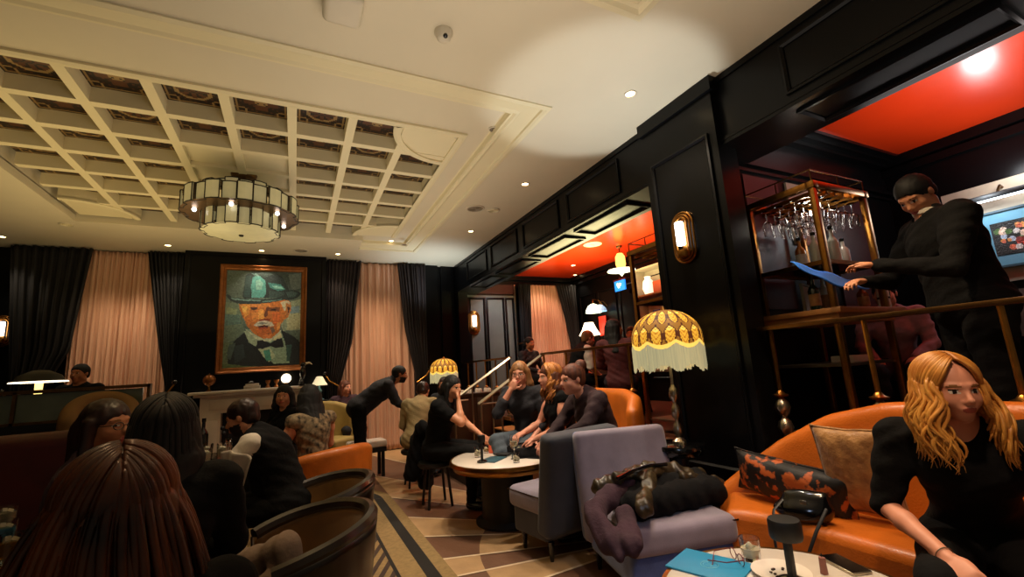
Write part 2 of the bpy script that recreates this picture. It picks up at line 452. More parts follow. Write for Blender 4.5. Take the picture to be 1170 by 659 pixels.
for j in range(1, 7): b.box2((GX0, GY0+j*SP-BW/2, TZ-.009), (GX1, GY0+j*SP+BW/2, TZ+.12))
b.box2((GX0+3*SP, GY0+2*SP, TZ+.03), (GX0+5*SP, GY0+5*SP, TZ+.12))     # flat plate round the chandelier
b2 = b
struct(b.build('trim_3', M['plaster2'], smooth=False))
# coffer panels, bronze ornament
orn = bpy.data.materials.new('bronze_ornament_panels'); orn.use_nodes = True
nt = orn.node_tree; N = nt.nodes; L = nt.links; bs = N['Principled BSDF']; bs.inputs['Roughness'].default_value = .35; bs.inputs['Metallic'].default_value = .3
vc = N.new('ShaderNodeVertexColor'); vc.layer_name = 'Col'; L.new(vc.outputs[0], bs.inputs['Base Color'])
b = MB(); n = 30; cols = []
lay = b.bm.loops.layers.color.new('Col') if False else b.bm.loops.layers.float_color.new('Col')
dk, md, hi = lin('#1e0f0a'), lin('#553018'), lin('#94784c')
for i in range(8):
    for j in range(7):
        if i in (3, 4) and j in (2, 3, 4): continue
        par = (i+j) % 2
        V = [[b.bm.verts.new((GX0+(i+u/n)*SP, GY0+(j+v/n)*SP, TZ+.12)) for v in range(n+1)] for u in range(n+1)]
        for u in range(n):
            for v in range(n):
                f = b.bm.faces.new((V[u][v], V[u+1][v], V[u+1][v+1], V[u][v+1]))
                x, y = (u+.5)/n*2-1, (v+.5)/n*2-1; r = math.hypot(x, y); a = math.atan2(y, x)
                c = dk
                if abs(max(abs(x), abs(y))-.74) < .034 or min(abs(abs(x)-.5), abs(abs(y)-.5)) < .018 and max(abs(x),abs(y)) > .5: c = hi
                elif par and abs(r-.5) < .06: c = hi
                elif par and r < .46: c = md if math.cos(8*a) > -.2 else dk
                elif not par and r < .55 and abs(math.cos(2*a))*.6 > r-.1: c = md if r > .2 else hi
                elif (u*7+v*13) % 9 == 0: c = md
                for l in f.loops: l[lay] = c
struct(b.build('trim_4', orn, smooth=False))
# square ceiling panel frame near the camera
b = MB(); P = at(730, 22, z=CEIL)
rect_sweep(b, P.x-.95, P.x, P.y-.9, P.y+.0, [(0, CEIL), (0, CEIL-.02), (.05, CEIL-.03), (.07, CEIL-.012), (.1, CEIL-.012), (.12, CEIL-.025), (.15, CEIL-.025), (.16, CEIL-.004)])
rect_sweep(b, P.x-.75, P.x-.2, P.y-.7, P.y-.2, [(0, CEIL-.002), (0, CEIL-.02), (.03, CEIL-.02), (.03, CEIL)])
struct(b.build('trim_5', M['plaster2'], ang=25))

# ---- back wall of the lounge
def panel(b, o, ux, uz, w, h, t=.02, fw=.03, nrm=(0,-1,0), mi=0):
    """raised moulding rectangle on a wall: o lower-left corner, ux/uz unit vectors"""
    o, ux, uz, nv = Vector(o), Vector(ux), Vector(uz), Vector(nrm)
    outer = [o, o+ux*w, o+ux*w+uz*h, o+uz*h]; ins = lambda d: [o+ux*d+uz*d, o+ux*(w-d)+uz*d, o+ux*(w-d)+uz*(h-d), o+ux*d+uz*(h-d)]
    rings = [[b.bm.verts.new(p+nv*z) for p in ins(d)] for d, z in ((0, .001), (0, t), (fw*.5, t*1.2), (fw, t*.5), (fw, .001))]
    for A, B in zip(rings, rings[1:]):
        for k in range(4):
            f = b.bm.faces.new((A[k], A[(k+1) % 4], B[(k+1) % 4], B[k])); f.material_index = mi
X_, Z_, Yv = (1,0,0), (0,0,1), (0,1,0)
b = MB(); b.box2((-4.6, YB, 0), (XS, YB+.12, CEIL))
b.box2((-1.63, 8.45, 0), (.47, YB, CEIL))                 # chimney breast
panel(b, (-1.58, 8.45, .3), X_, Z_, 2.0, 3.2)
b.box2((2.34, 8.7, 0), (2.62, YB, CEIL-.001)); b.box2((2.7, 8.74, 0), (2.98, YB, CEIL-.001))
struct(b.build('wall_back', M['blackwall'], ang=25))
b = MB(); b.box2((-4.72, YN, 0), (-4.6, YB+.1, CEIL)); struct(b.build('wall_left', M['blackwall'], smooth=False))
# ---- beam, pillar and platform front on the right
b = MB()
b.box2((XS, YN, 2.97), (3.45, YB, CEIL+.1))
b.box2((2.985, YN, CEIL-.05), (XS, YB, CEIL)); b.box2((2.98, YN, 2.97), (XS, YB, 3.03))
b.box2((2.975, YN, 3.0), (XS, YB, 3.015))
for y0 in (-.6, .55, 3.3, 4.5, 5.7, 6.9, 8.0):
    if y0 == 8.0: continue
    panel(b, (XS, y0+(1.05), 3.07), (0,-1,0), Z_, 1.0, .38, nrm=(-1,0,0))
    panel(b, (3.06, y0+.05, 2.97), Yv, X_, 1.0, .33, nrm=(0,0,-1))
b.box2((2.93, 2.13, 0), (3.14, 2.9, CEIL)); b.box2((2.90, 2.10, CEIL-.12), (3.0, 2.93, CEIL-.001)); 
b.box2((2.9, 2.1, 0), (3.0, 2.93, .2))
panel(b, (2.93, 2.83, .5), (0,-1,0), Z_, .63, 2.6, nrm=(-1,0,0))
b.box2((3.14, 2.5, 0), (3.45, 2.9, CEIL)); b.box2((XS, YN, 0), (3.08, 5.32, PZ)); b.box2((XS, 6.35, 0), (3.08, YB, PZ))
b.box2((3.0, 8.55, 0), (3.2, 8.8, 3.0))
struct(b.build('wall_right', M['blackwall'], ang=25))
# cross wall behind the drinks trolley, with cornice and wine panels
b = MB(); b.box2((3.14, 2.36, PZ), (XF, 2.5, RC)); b.box2((3.45, 1.92, 2.97), (3.46, 2.36, 3.4))
for i, (d, z, h) in enumerate(((.0, 3.3, .1), (.06, 3.34, .06), (.12, 3.37, .03))): b.box2((3.45, 2.28-d, z), (XF, 2.36, z+h))
b.box2((3.45, 2.3, 2.98), (XF, 2.36, 3.03)); b.box2((3.14, 2.33, 2.93), (XF, 2.36, 2.96))
b.box2((3.45, 2.5-.001, 3.2), (XF, 2.6, RC))
b.box2((3.45, YN, 2.97), (3.5, 2.28, 3.4)); b.box2((3.45, 2.45, 2.97), (3.5, YB, 3.4))
struct(b.build('wall_partition', M['blackwall'], smooth=False))
b = MB()
wx = [at(q, 190, y=2.35).x for q in (832, 842, 846, 884, 893, 925, 935, 975)]
for k in (0, 2, 6):
    b.box2((wx[k], 2.345, 1.7), (wx[k+1], 2.359, 2.9))
struct(b.build('trim_6', M['wine'], smooth=False))
b = MB(); b.box2((wx[4], 2.34, 2.3), (wx[5], 2.359, 2.9)); struct(b.build('trim_7', M['cork'], smooth=False))
# ---- platform floor, steps, red ceiling, far walls
b = MB(); b.box2((3.0, YN, PZ-.05), (XF, 5.35, PZ)); b.box2((3.0, 6.35, PZ-.05), (XF, YB, PZ)); b.box2((3.0, 5.35, PZ-.05), (XF, 6.35, PZ))
b.box2((2.98, 2.9, PZ-.04), (3.0, 5.32, PZ+.012), mi=1); b.box2((2.98, 6.35, PZ-.04), (3.0, 8.5, PZ+.012), mi=1)
struct(b.build('floor', [mat('platform_boards', '#5a3320', .35, var=.25, scale=4, stretch=(6, 1, 1), coat=.2), M['tanwood']], smooth=False))
b = MB()
for i in range(4): b.box2((3.0-.28*(i+1), 5.36, 0), (3.0-.28*i, 6.34, PZ-.12*(i+1)), mi=0); b.box2((3.0-.28*(i+1)-.02, 5.36, PZ-.12*(i+1)), (3.0-.28*i, 6.34, PZ-.12*(i+1)+.015), mi=1)
struct(b.build('trim_8', [M['blackwall'], M['tanwood']], smooth=False))
b = MB(); b.box2((3.45, YN, RC), (XF+.1, YB+.1, RC+.1)); struct(b.build('ceiling', M['redceil'], smooth=False))
b = MB(); b.box2((XF, YN, PZ), (XF+.12, YB, RC)); b.box2((XF-.08, YN, RC-.1), (XF, YB, RC)); b.box2((XF-.05, YN, RC-.2), (XF, YB, RC-.12))
for i in range(8): panel(b, (XF, 3.0+i*.7, 1.0), Yv, Z_, .6, 1.9, nrm=(-1,0,0))
b.box2((XF-.06, 5.6, PZ), (XF, 5.72, 2.75)); b.box2((XF-.06, 6.6, PZ), (XF, 6.72, 2.75)); b.box2((XF-.06, 5.6, 2.65), (XF, 6.72, 2.75))
struct(b.build('wall_far', M['blackwall'], ang=25))
b = MB(); b.box2((XF-.03, .1, 1.86), (XF, 1.92, 2.82)); struct(b.build('trim_9', M['cork'], smooth=False))
b = MB(); b.box2((XF-.035, .1, 1.35), (XF, 1.9, 1.78), mi=0)
for k in range(6): b.box2((XF-.045, .15+k*.3, 1.38), (XF-.035, .38+k*.3, 1.75), mi=0)
struct(b.build('trim_10', mat('grey_boarding', '#5a5148', .5, var=.15), smooth=False))
b = MB(); b.box2((XS, YB, PZ), (XF, YB+.12, RC), mi=0)
b.box2((3.2, YB-.08, RC-.1), (XF, YB, RC), mi=0); b.box2((3.2, YB-.05, RC-.2), (XF, YB, RC-.14), mi=0)
b.box2((3.2, YB-.03, 2.0), (4.4, YB-.001, 2.95), mi=1); b.box2((3.2, YB-.028, PZ), (4.4, YB-.001, 2.0), mi=1); b.box2((3.2, YB-.026, 2.99), (4.4, YB-.001, 3.2), mi=2)
for (x0, w) in ((3.2, .1), (3.3, .38), (3.7, .44), (4.16, .22)): panel(b, (x0, YB-.03, .8), X_, Z_, w, 2.1, mi=0, fw=.045)
struct(b.build('wall_end', [M['blackwall'], M['greywall'], M['wine']], ang=25))
b = MB(); b.box2((4.4, YB-.05, PZ), (4.43, YB, 3.2)); struct(b.build('trim_11', M['silver'], smooth=False))
# ================================================================ FIXTURES ON WALLS AND CEILING
DOWN = [(720,107,CEIL),(525,156,TZ),(600,210,CEIL),(538,264,CEIL),(94,250,TZ-.004),(192,280,CEIL),(299,286,CEIL),(386,290,CEIL),(447,275,TZ),(2,270,CEIL),(655,303,RC),(657,314,RC),(602,305,RC)]
dl_lab = ['recessed downlight in the pale bright patch of ceiling by the black pillar','recessed downlight on the tray band beside the quarter-round corner','recessed downlight on the plain ceiling strip halfway to the back wall',
 'recessed downlight in the plain ceiling strip near the far end of the black beam','recessed downlight left of the chandelier, above the dark left wall','recessed downlight above the left peach curtain','recessed downlight just above the left side of the portrait',
 'recessed downlight above the right edge of the portrait','recessed downlight above the right back window curtain','recessed downlight at the left edge of the view',
 'nearer of two close-set small downlights in the red ceiling','farther of two close-set small downlights in the red ceiling','small downlight at the far left of the red platform ceiling']
for (px, py, z), lb in zip(DOWN, dl_lab):
    p = at(px, py, z=z); t = thing('recessed_downlight', lb, 'ceiling light', p, 0, 'recessed downlights')
    b = MB(); b.lathe([(.052,0),(.052,-.006),(.042,-.009),(.038,-.002)], seg=20); b.build('trim_ring', M['whiteplast'], t)
    b = MB(); b.lathe([(.038,-.002),(.0,-.003)], seg=20); b.build('lens', M['bulb'], t)
def ceil_disc(px, py, z, r, name, label, m1, m2, cat, rings=4):
    p = at(px, py, z=z); t = thing(name, label, cat, p)
    b = MB(); b.lathe([(r,0),(r,-.008),(r*.86,-.014),(r*.82,-.006)], seg=28); b.build('rim', m1, t)
    b = MB()
    for k in range(rings): q = r*.8*(1-k/rings); b.lathe([(q,-.004),(q*.95,-.011),(q*.86,-.011),(q*.8,-.004)], seg=28)
    b.lathe([(r*.82,-.003),(0,-.003)], seg=28); b.build('grille', m2, t)
greyw = mat('grey_grille', '#8a7d68', .6)
ceil_disc(543,238,CEIL,.13,'ceiling_speaker','round ceiling speaker grille on the plain strip beside the tray',M['whiteplast'],greyw,'speaker')
ceil_disc(564,240,CEIL,.09,'ceiling_speaker','smaller flat round cover right of the ceiling speaker grille',M['whiteplast'],M['plaster2'],'cover')
ceil_disc(564,147,TZ,.05,'ceiling_sensor','small round sensor disc on the tray band near its corner',M['whiteplast'],greyw,'sensor',2)
ceil_disc(344,286,CEIL,.12,'ceiling_speaker','round ceiling speaker grille above the portrait',M['whiteplast'],greyw,'speaker')
ceil_disc(76,256,CEIL,.08,'ceiling_sensor','small round disc in the far left ceiling behind a downlight',M['whiteplast'],M['plaster2'],'sensor',2)
ceil_disc(462,279,CEIL,.05,'ceiling_sensor','tiny dark round disc beside the downlight above the right window',M['whiteplast'],greyw,'sensor',2)
ceil_disc(677,279,RC,.16,'ceiling_speaker','white round speaker disc set in the red ceiling',M['whiteplast'],M['whiteplast'],'speaker')
# projector-like box with a green light
p = at(392, 12, z=CEIL-.07); t = thing('wireless_access_point', 'white rounded box with two tiny green lights on the ceiling', 'device', (p.x, p.y, CEIL))
b = MB(); b.box((0,0,-.045), (.22,.24,.09), bev=.035, seg=4); b.build('casing', M['whiteplast'], t, rot if False else True) if False else b.build('casing', M['whiteplast'], t)
b = MB(); b.box((-.03,-.121,-.05), (.004,.003,.04)); b.build('slot', greyw, t)
b = MB(); b.box((.065,-.121,-.045), (.008,.004,.008)); b.box((.065,-.121,-.06), (.008,.004,.008)); b.build('status_light', M['greenled'], t)
p = at(507, 41, z=CEIL-.03); t = thing('dome_camera', 'small white dome with a dark lens on the ceiling', 'camera', (p.x, p.y, CEIL))
b = MB(); b.lathe([(.06,0),(.06,-.015),(.05,-.03),(.046,-.05),(.03,-.065),(0,-.07)], seg=24); b.build('dome', M['whiteplast'], t)
b = MB(); b.sphere((-.0,-.032,-.053), .017); b.build('lens', M['blackg'], t)

# ---- chandelier: three scalloped rings of cream glass panes
CHX, CHY = -.56, 5.42
t = thing('chandelier', 'tiered round chandelier of cream glass panes with dark leading under the coffers', 'chandelier', (CHX, CHY, 0))
b = MB(); b.lathe([(.0,TZ+.03),(.13,TZ+.03),(.12,TZ-.01),(.02,TZ-.03),(.015,TZ-.1),(.015,3.36),(0,3.36)], seg=20); b.build('canopy', M['brassd'], t)
def glass_ring(r, z0, z1, nseg, nm):
    g = MB(); l = MB(); pts = []
    for k in range(nseg):
        a0, a1 = 2*PI*k/nseg, 2*PI*(k+1)/nseg; bul = .035 if k % 2 == 0 else 0
        rr = r+bul
        q = [(rr*math.cos(a), rr*math.sin(a)) for a in (a0+.01, (a0+a1)/2, a1-.01)]
        q[1] = (q[1][0]*1.01, q[1][1]*1.01)
        for A, B in zip(q, q[1:]): g.poly([(A[0],A[1],z0),(B[0],B[1],z0),(B[0],B[1],z1),(A[0],A[1],z1)], (-A[0]*.02,-A[1]*.02,0))
        for A in (q[0], q[2]): l.tube([(A[0],A[1],z0),(A[0],A[1],z1)], .0055, 6)
        for z in (z0, z1): l.tube([(x,y,z) for x, y in q], .006, 6)
        q2 = (r+(0 if bul else .035)); a = a1
        for z in (z0, z1): l.tube([q[2]+(z,), ((q2)*math.cos(a+.01), q2*math.sin(a+.01), z)], .006, 6)
    p_ = g.build(nm, M['cream'], t); l.build('leading', M['lead'], p_)
glass_ring(.52, 3.17, 3.36, 24, 'glass_tier'); glass_ring(.34, 2.985, 3.17, 20, 'glass_tier'); glass_ring(.38, 3.36, 3.45, 20, 'glass_tier')
b = MB(); b.lathe([(.555,3.17),(.34,3.165)], seg=48); b.lathe([(.54,3.36),(.3,3.365)], seg=48); b.build('ring_plate', M['brassd'], t)
b = MB(); b.lathe([(.365,2.985),(.2,2.965),(0,2.958)], seg=40); pl = b.build('bottom_glass', M['cream'], t)
b = MB(); b.lathe([(.0,2.94),(.02,2.945),(.025,2.96)], seg=16); b.build('finial', M['lead'], t)
b = MB()
for k in range(6): b.sphere((.44*math.cos(k*PI/3+.4), .44*math.sin(k*PI/3+.4), 3.15), .022, 10)
b.build('bulb', M['bulbw'], t)

# ---- wall sconces
def sconce(name, loc, rz, label, s=1):
    t = thing(name, label, 'wall sconce', loc, rz, 'oval brass wall sconces')
    b = MB(); 
    def oval(w, h, y, r): return [(w*math.cos(a)*1, y, h*math.sin(a)+(.0)) for a in np.linspace(0, 2*PI, 40, endpoint=False)]
    def stad(w, h, y): 
        pts = []
        for k in range(17): a = PI*k/16; pts.append((w*math.cos(a), y, h-w+w*math.sin(a)))
        for k in range(17): a = PI+PI*k/16; pts.append((w*math.cos(a), y, -(h-w)+w*math.sin(a)))
        return pts
    for w, h, y in ((.108,.215,-.014),(.086,.192,-.024),(.064,.17,-.034)): b.tube([(p[0]*s,p[1],p[2]*s) for p in stad(w,h,y)], .0095*s, 8, closed=True)
    b.box((0,-.006,-.02*s), (.05*s,.012,.3*s)); b.box((0,-.01,.15*s), (.19*s,.01,.012)); b.box((0,-.01,-.12*s), (.19*s,.01,.012))
    b.build('backplate', M['brass'], t)
    b = MB(); b.lathe([(0,-.1*s),(.032*s,-.1*s),(.036*s,-.09*s),(.036*s,.09*s),(.03*s,.1*s),(0,.1*s)], c=(0,-.05,.03*s), seg=16); b.build('glass_tube', M['bulbw'], t)
    b = MB(); b.lathe([(0,-.03*s),(.05*s,-.03*s),(.055*s,0),(.05*s,.025*s),(0,.03*s)], c=(.0,-.045,-.14*s), seg=20); b.build('cup', M['brass'], t)
    return t
sconce('wall_sconce', (2.925, 2.56, 2.34), -PI/2, 'oval brass wall sconce with lit tube on the black pillar', 1.0)
sconce('wall_sconce', (3.4, YB-.035, 2.35), 0, 'oval brass wall sconce on the grey panelled wall at the far end of the platform', 1.15)
p = at(1, 378, y=YB-.05); sconce('wall_sconce', (p.x, YB-.005, p.z), 0, 'warm wall sconce half cut off at the left edge of the view', 1.0)

# ---- curtains
def drape(name, label, cat, L_, R_, y, m, npl, amp=.05, group=None, nv=36, th=.004):
    """L_,R_: list of (z, x) from top down"""
    t = tag(None or MBg(L_, R_, y, npl, amp, nv, name, m, th), label, cat, group); return t
def MBg(L_, R_, y, npl, amp, nv, name, m, th):
    zs = [q[0] for q in L_][::-1]; lx = [q[1] for q in L_][::-1]; rx_ = [q[1] for q in R_][::-1]; zr = [q[0] for q in R_][::-1]
    ph = np.cumsum([rnd.uniform(.45, 1.55) for _ in range(npl+1)]); ph = np.concatenate([[0], ph])/ph[-1]*npl; am_ = [rnd.uniform(.4, 1.5) for _ in range(npl+3)]
    def f(u, v):
        z = zs[0]+(zs[-1]-zs[0])*v
        a, c = np.interp(z, zs, lx), np.interp(z, zr, rx_)
        w0 = float(np.interp(u*npl, ph, np.arange(len(ph))*npl/(len(ph)-1))); w = w0*2*PI; am = am_[int(w0)]*(1-(w0 % 1))+am_[int(w0)+1]*(w0 % 1)
        return (a+(c-a)*u, y+amp*am*math.sin(w)+.015*math.sin(3*w+z*2)*min(1, amp*20), z)
    b = MB(); b.grid(f, npl*10, nv)
    return b.build(name, m, solid=th, ang=180)
zt = CEIL-.02
def win(lbl, y, sx, Ld, Rd, ztop, zb, md):
    drape('sheer_curtain', 'peach sheer curtain hanging full length in %s' % lbl, 'curtain', [(ztop,sx[0]),(zb,sx[0])], [(ztop,sx[1]),(zb,sx[1])], y, M['sheer'], 18, .03, 'peach sheer curtains')
    for (l, r, side) in ((Ld[0], Ld[1], 'left'), (Rd[0], Rd[1], 'right')):
        if l is None: continue
        drape('side_drape', 'dark %s drape tied back in %s' % (side, lbl), 'drape', l, r, y-.13, md, 9, .04, 'dark tied-back drapes')
        zp = 1.32 if zb < .3 else 1.75
        lx = np.interp(zp, [q[0] for q in l][::-1], [q[1] for q in l][::-1]); rx_ = np.interp(zp, [q[0] for q in r][::-1], [q[1] for q in r][::-1])
        tb = thing('curtain_tieback', 'metal tieback rod holding the %s drape in %s' % (side, lbl), 'tieback', (0,0,0), 0, 'curtain tiebacks')
        sg = 1 if side == 'left' else -1; x0 = lx if side == 'left' else rx_; x1 = rx_ if side == 'left' else lx
        b = MB(); b.tube([(x0-sg*.02, y+.1, zp+.12), (x0-sg*.02, y-.24, zp+.12), (x0+sg*.06, y-.26, zp+.0), (x1, y-.25, zp-.12)], .014, 8); b.build('rod', M['brass'], tb)
        b = MB(); b.sphere((x0-sg*.02, y-.27, zp+.14), .04, 12); b.build('knob', M['blackg'], tb)
win('the left back window', 8.7, (-3.0,-1.7), ([(zt,-3.7),(1.35,-3.5),(0.02,-3.6)], [(zt,-2.8),(2.0,-2.93),(1.35,-3.2),(.02,-3.1)]), ([(zt,-2.14),(2.0,-1.9),(1.35,-1.78),(.02,-1.85)], [(zt,-1.66),(1.35,-1.66),(.02,-1.66)]), zt, .02, M['drape'])
win('the right back window', 8.7, (.5,2.3), ([(zt,.49),(1.35,.49),(.02,.49)], [(zt,1.09),(2.0,.93),(1.3,.74),(.02,.8)]), ([(zt,1.77),(2.2,1.9),(1.35,2.08),(.02,2.0)], [(zt,2.32),(1.35,2.32),(.02,2.32)]), zt, .02, M['drapeb'])
win('the platform end window', 8.72, (4.6,5.85), ([(3.2,4.44),(1.7,4.44),(PZ+.02,4.44)], [(3.2,4.74),(1.7,4.66),(PZ+.02,4.7)]), ([(3.2,5.42),(2.4,5.6),(1.7,5.72),(PZ+.02,5.68)], [(3.2,5.93),(1.7,5.93),(PZ+.02,5.93)]), 3.2, PZ+.02, M['drape'])

# ---- portrait in its copper frame
def inpoly(u, v, P):
    c = np.zeros_like(u, bool); n = len(P); j = n-1
    for i in range(n):
        xi, yi = P[i]; xj, yj = P[j]
        c ^= ((yi > v) != (yj > v)) & (u < (xj-xi)*(v-yi)/((yj-yi)+1e-12)+xi); j = i
    return c
def paint(nu, nv, layers, seed=1, dab=.5, cell=4, jit=.07):
    r = np.random.RandomState(seed)
    U, V = np.meshgrid((np.arange(nu)+.5)/nu, (np.arange(nv)+.5)/nv, indexing='ij')
    du = r.normal(0, 1, (nu//cell+2, nv//cell+2)); dv = r.normal(0, 1, (nu//cell+2, nv//cell+2))
    I, J = (np.arange(nu)[:, None]//cell), (np.arange(nv)[None, :]//cell)
    W1, W2 = U+du[I, J]*.008*dab, V+dv[I, J]*.006*dab
    C = np.zeros((nu, nv, 3))
    for P, c in layers:
        m = inpoly(W1, W2, P) if P is not None else np.ones_like(U, bool)
        C[m] = lin(c)[:3]
    n1 = r.normal(0, 1, (nu//cell+2, nv//cell+2))[I, J]; n2 = r.normal(0, 1, (nu, nv))
    C = C*np.clip(1+n1*jit*3+n2*jit, .3, 2)[..., None]
    return np.clip(C, 0, 1)
def picture_mesh(name, m, parent, w, h, C, relief=.004):
    nu, nv = C.shape[:2]; b = MB(); lay = b.bm.loops.layers.float_color.new('Col')
    V = [[b.bm.verts.new((-w/2+w*i/nu, -relief*rnd.random(), h-h*j/nv)) for j in range(nv+1)] for i in range(nu+1)]
    for i in range(nu):
        for j in range(nv):
            f = b.bm.faces.new((V[i][j], V[i][j+1], V[i+1][j+1], V[i+1][j])); c = (*C[i, j], 1)
            for l in f.loops: l[lay] = c
    # back and sides give the panel its thickness
    b.box((0, .012, h/2), (w, .02, h))
    for f in b.bm.faces:
        if len(f.verts) == 4 and f.calc_area() > .01:
            for l in f.loops: l[lay] = (.2, .15, .1, 1)
    return b.build(name, m, parent, smooth=False)
def px2(pts, ox=82, oy=85, w=368, h=528): return [((x-ox)/w, (y-oy)/h) for x, y in pts]
LAY = [(None, '#5f7263'), (px2([(82,85),(450,85),(450,190),(400,210),(82,230)]), '#3e4f4c'), (px2([(82,85),(200,85),(175,160),(160,230),(82,225)]), '#56675c'),
 (px2([(380,100),(450,90),(450,180),(400,190)]), '#62716c'), (px2([(82,260),(150,270),(175,420),(130,470),(82,480)]), '#6d8068'), (px2([(82,330),(150,330),(160,380),(82,390)]), '#5d7c70'), (px2([(90,290),(140,300),(135,330),(90,325)]), '#8b9a72'),
 (px2([(390,260),(450,240),(450,420),(360,420),(350,380)]), '#93a184'), (px2([(380,330),(450,320),(450,410),(380,420)]), '#b4b68c'), (px2([(395,290),(440,280),(440,320),(395,325)]), '#7d99a0'),
 (px2([(82,480),(130,480),(110,600),(82,612)]), '#6e8160'), (px2([(82,590),(300,590),(300,614),(82,614)]), '#5f7748'),
 # jacket, shirt
 (px2([(178,425),(135,470),(105,530),(108,590),(180,605),(300,612),(450,612),(450,490),(420,455),(360,420)]), '#172222'), (px2([(130,500),(175,490),(185,560),(140,590)]), '#2d3c3c'), (px2([(110,490),(140,480),(120,570),(100,560)]), '#4e6158'),
 (px2([(180,410),(205,440),(320,600),(400,600),(372,480),(352,420)]), '#8fa98c'), (px2([(230,520),(300,590),(330,560),(300,510)]), '#b9c8a0'), (px2([(270,530),(300,520),(310,580),(285,585)]), '#4f9c86'), (px2([(205,480),(225,490),(300,600),(270,605)]), '#101817'),
 (px2([(380,500),(410,500),(400,590),(385,590)]), '#33564d'),
 (px2([(180,408),(215,460),(300,482),(352,440),(352,415),(330,440),(270,465),(225,440)]), '#cdd2ae'), (px2([(175,420),(190,415),(240,475),(235,505),(200,480)]), '#a9bb97'), (px2([(310,470),(352,432),(358,455),(330,475)]), '#dad4a2'),
 (px2([(238,474),(262,470),(300,488),(335,465),(358,462),(370,512),(330,515),(300,505),(262,520),(243,515)]), '#0c1014'),
 # face
 (px2([(145,270),(200,265),(300,262),(375,245),(398,262),(400,300),(386,345),(368,360),(350,385),(345,425),(305,462),(262,460),(222,435),(190,395),(165,340),(150,300)]), '#c9762c'),
 (px2([(150,275),(200,270),(195,330),(175,345)]), '#e09a3c'), (px2([(160,285),(185,285),(180,320),(165,315)]), '#efc05a'), (px2([(200,270),(290,268),(300,290),(205,288)]), '#d98a3a'),
 (px2([(345,262),(375,250),(395,262),(385,300),(365,310)]), '#c9c2a0'), (px2([(372,262),(400,280),(388,340),(372,345)]), '#b8763a'), (px2([(380,285),(395,290),(385,330)]), '#4c2c1c'),
 (px2([(200,290),(232,288),(236,300),(205,304)]), '#5c3016'), (px2([(208,298),(230,296),(228,304),(212,305)]), '#1c1410'), (px2([(285,292),(345,288),(340,312),(290,312)]), '#7a4420'), (px2([(300,300),(328,298),(322,308),(302,308)]), '#1a1310'), (px2([(278,288),(290,286),(284,335),(274,346),(264,340)]), '#6b3a20'),
 (px2([(238,305),(262,300),(268,350),(255,362),(238,352)]), '#eaa84c'), (px2([(205,320),(238,315),(240,350),(215,370)]), '#de8f3c'), (px2([(305,318),(345,315),(350,370),(325,400),(310,370)]), '#d8702a'), (px2([(240,355),(300,352),(296,366),(246,368)]), '#8e3d1c'),
 (px2([(218,388),(240,368),(270,362),(305,372),(318,392),(300,398),(270,388),(235,395)]), '#ccc6ae'), (px2([(232,380),(262,370),(290,378),(262,384)]), '#8a8c80'), (px2([(238,393),(290,390),(285,400),(245,402)]), '#4a1c14'), (px2([(238,402),(290,400),(282,412),(246,413)]), '#b4502c'),
 (px2([(225,412),(300,408),(310,440),(290,452),(250,450)]), '#cf6f2a'), (px2([(298,404),(314,400),(324,422),(308,434)]), '#7c6450'), (px2([(262,445),(310,435),(300,460),(268,462)]), '#e58a44'), (px2([(330,380),(350,370),(345,410),(332,420)]), '#e8a04a'),
 # hat
 (px2([(172,112),(190,98),(222,98),(262,125),(285,112),(320,96),(348,112),(368,150),(388,192),(380,232),(170,242),(160,232)]), '#1e2f30'),
 (px2([(205,120),(235,112),(268,140),(272,215),(262,235),(205,238),(198,180)]), '#58a39c'), (px2([(220,140),(240,135),(256,155),(252,190),(224,195)]), '#86bcb0'), (px2([(172,120),(200,110),(196,235),(165,232)]), '#2c4a48'), (px2([(280,150),(345,160),(370,188),(330,196),(290,178)]), '#3f8580'), (px2([(300,165),(350,172),(360,185),(320,184)]), '#84c0b6'),
 (px2([(285,195),(370,205),(368,232),(288,238)]), '#324a46'), (px2([(196,100),(222,100),(245,118),(215,112)]), '#6d8f88'),
 (px2([(88,215),(110,235),(170,242),(250,246),(330,236),(362,215),(365,198),(400,188),(438,198),(447,212),(430,236),(392,248),(355,248),(300,262),(230,272),(150,272),(105,255),(90,235)]), '#1c2f30'),
 (px2([(105,238),(170,246),(250,250),(250,256),(160,254),(115,250)]), '#6f938c'), (px2([(370,205),(405,195),(430,205),(420,228),(385,232)]), '#3c5654'), (px2([(255,254),(330,246),(352,240),(350,246),(300,258),(256,262)]), '#5d837c')]
LT, RT, LBt = at(252.6, 302, y=8.42), at(351, 305, y=8.42), at(246, 430, y=8.42)
PX0, PX1, PZ0, PZ1 = LT.x, RT.x, 1.545, LT.z
pt = thing('portrait_painting', 'large portrait of a moustached man in dark hat and bow tie, copper-brown frame', 'painting', ((PX0+PX1)/2, 8.43, PZ0))
W_, H_ = PX1-PX0, PZ1-PZ0; fw = .085
c = picture_mesh('canvas', vmat('oil_paint', .5, bump=.3, bscale=50), pt, W_-2*fw, H_-2*fw, paint(200, 280, LAY, dab=.3, jit=.045)); c.location = (0, 0, fw)
b = MB()
def mitre(bm, w, h, prof):
    rings = [[bm.bm.verts.new(q) for q in ((-w/2+d, -y, d), (w/2-d, -y, d), (w/2-d, -y, h-d), (-w/2+d, -y, h-d))] for d, y in prof]
    for A, B in zip(rings, rings[1:]):
        for k in range(4): bm.bm.faces.new((A[k], A[(k+1) % 4], B[(k+1) % 4], B[k]))
mitre(b, W_, H_, [(0,-.02),(0,.05),(.015,.06),(.03,.045),(.05,.03),(.06,.035),(.075,.03),(fw+.005,.01),(fw+.005,-.01)])
b.build('frame', M['frame'], pt, ang=20)
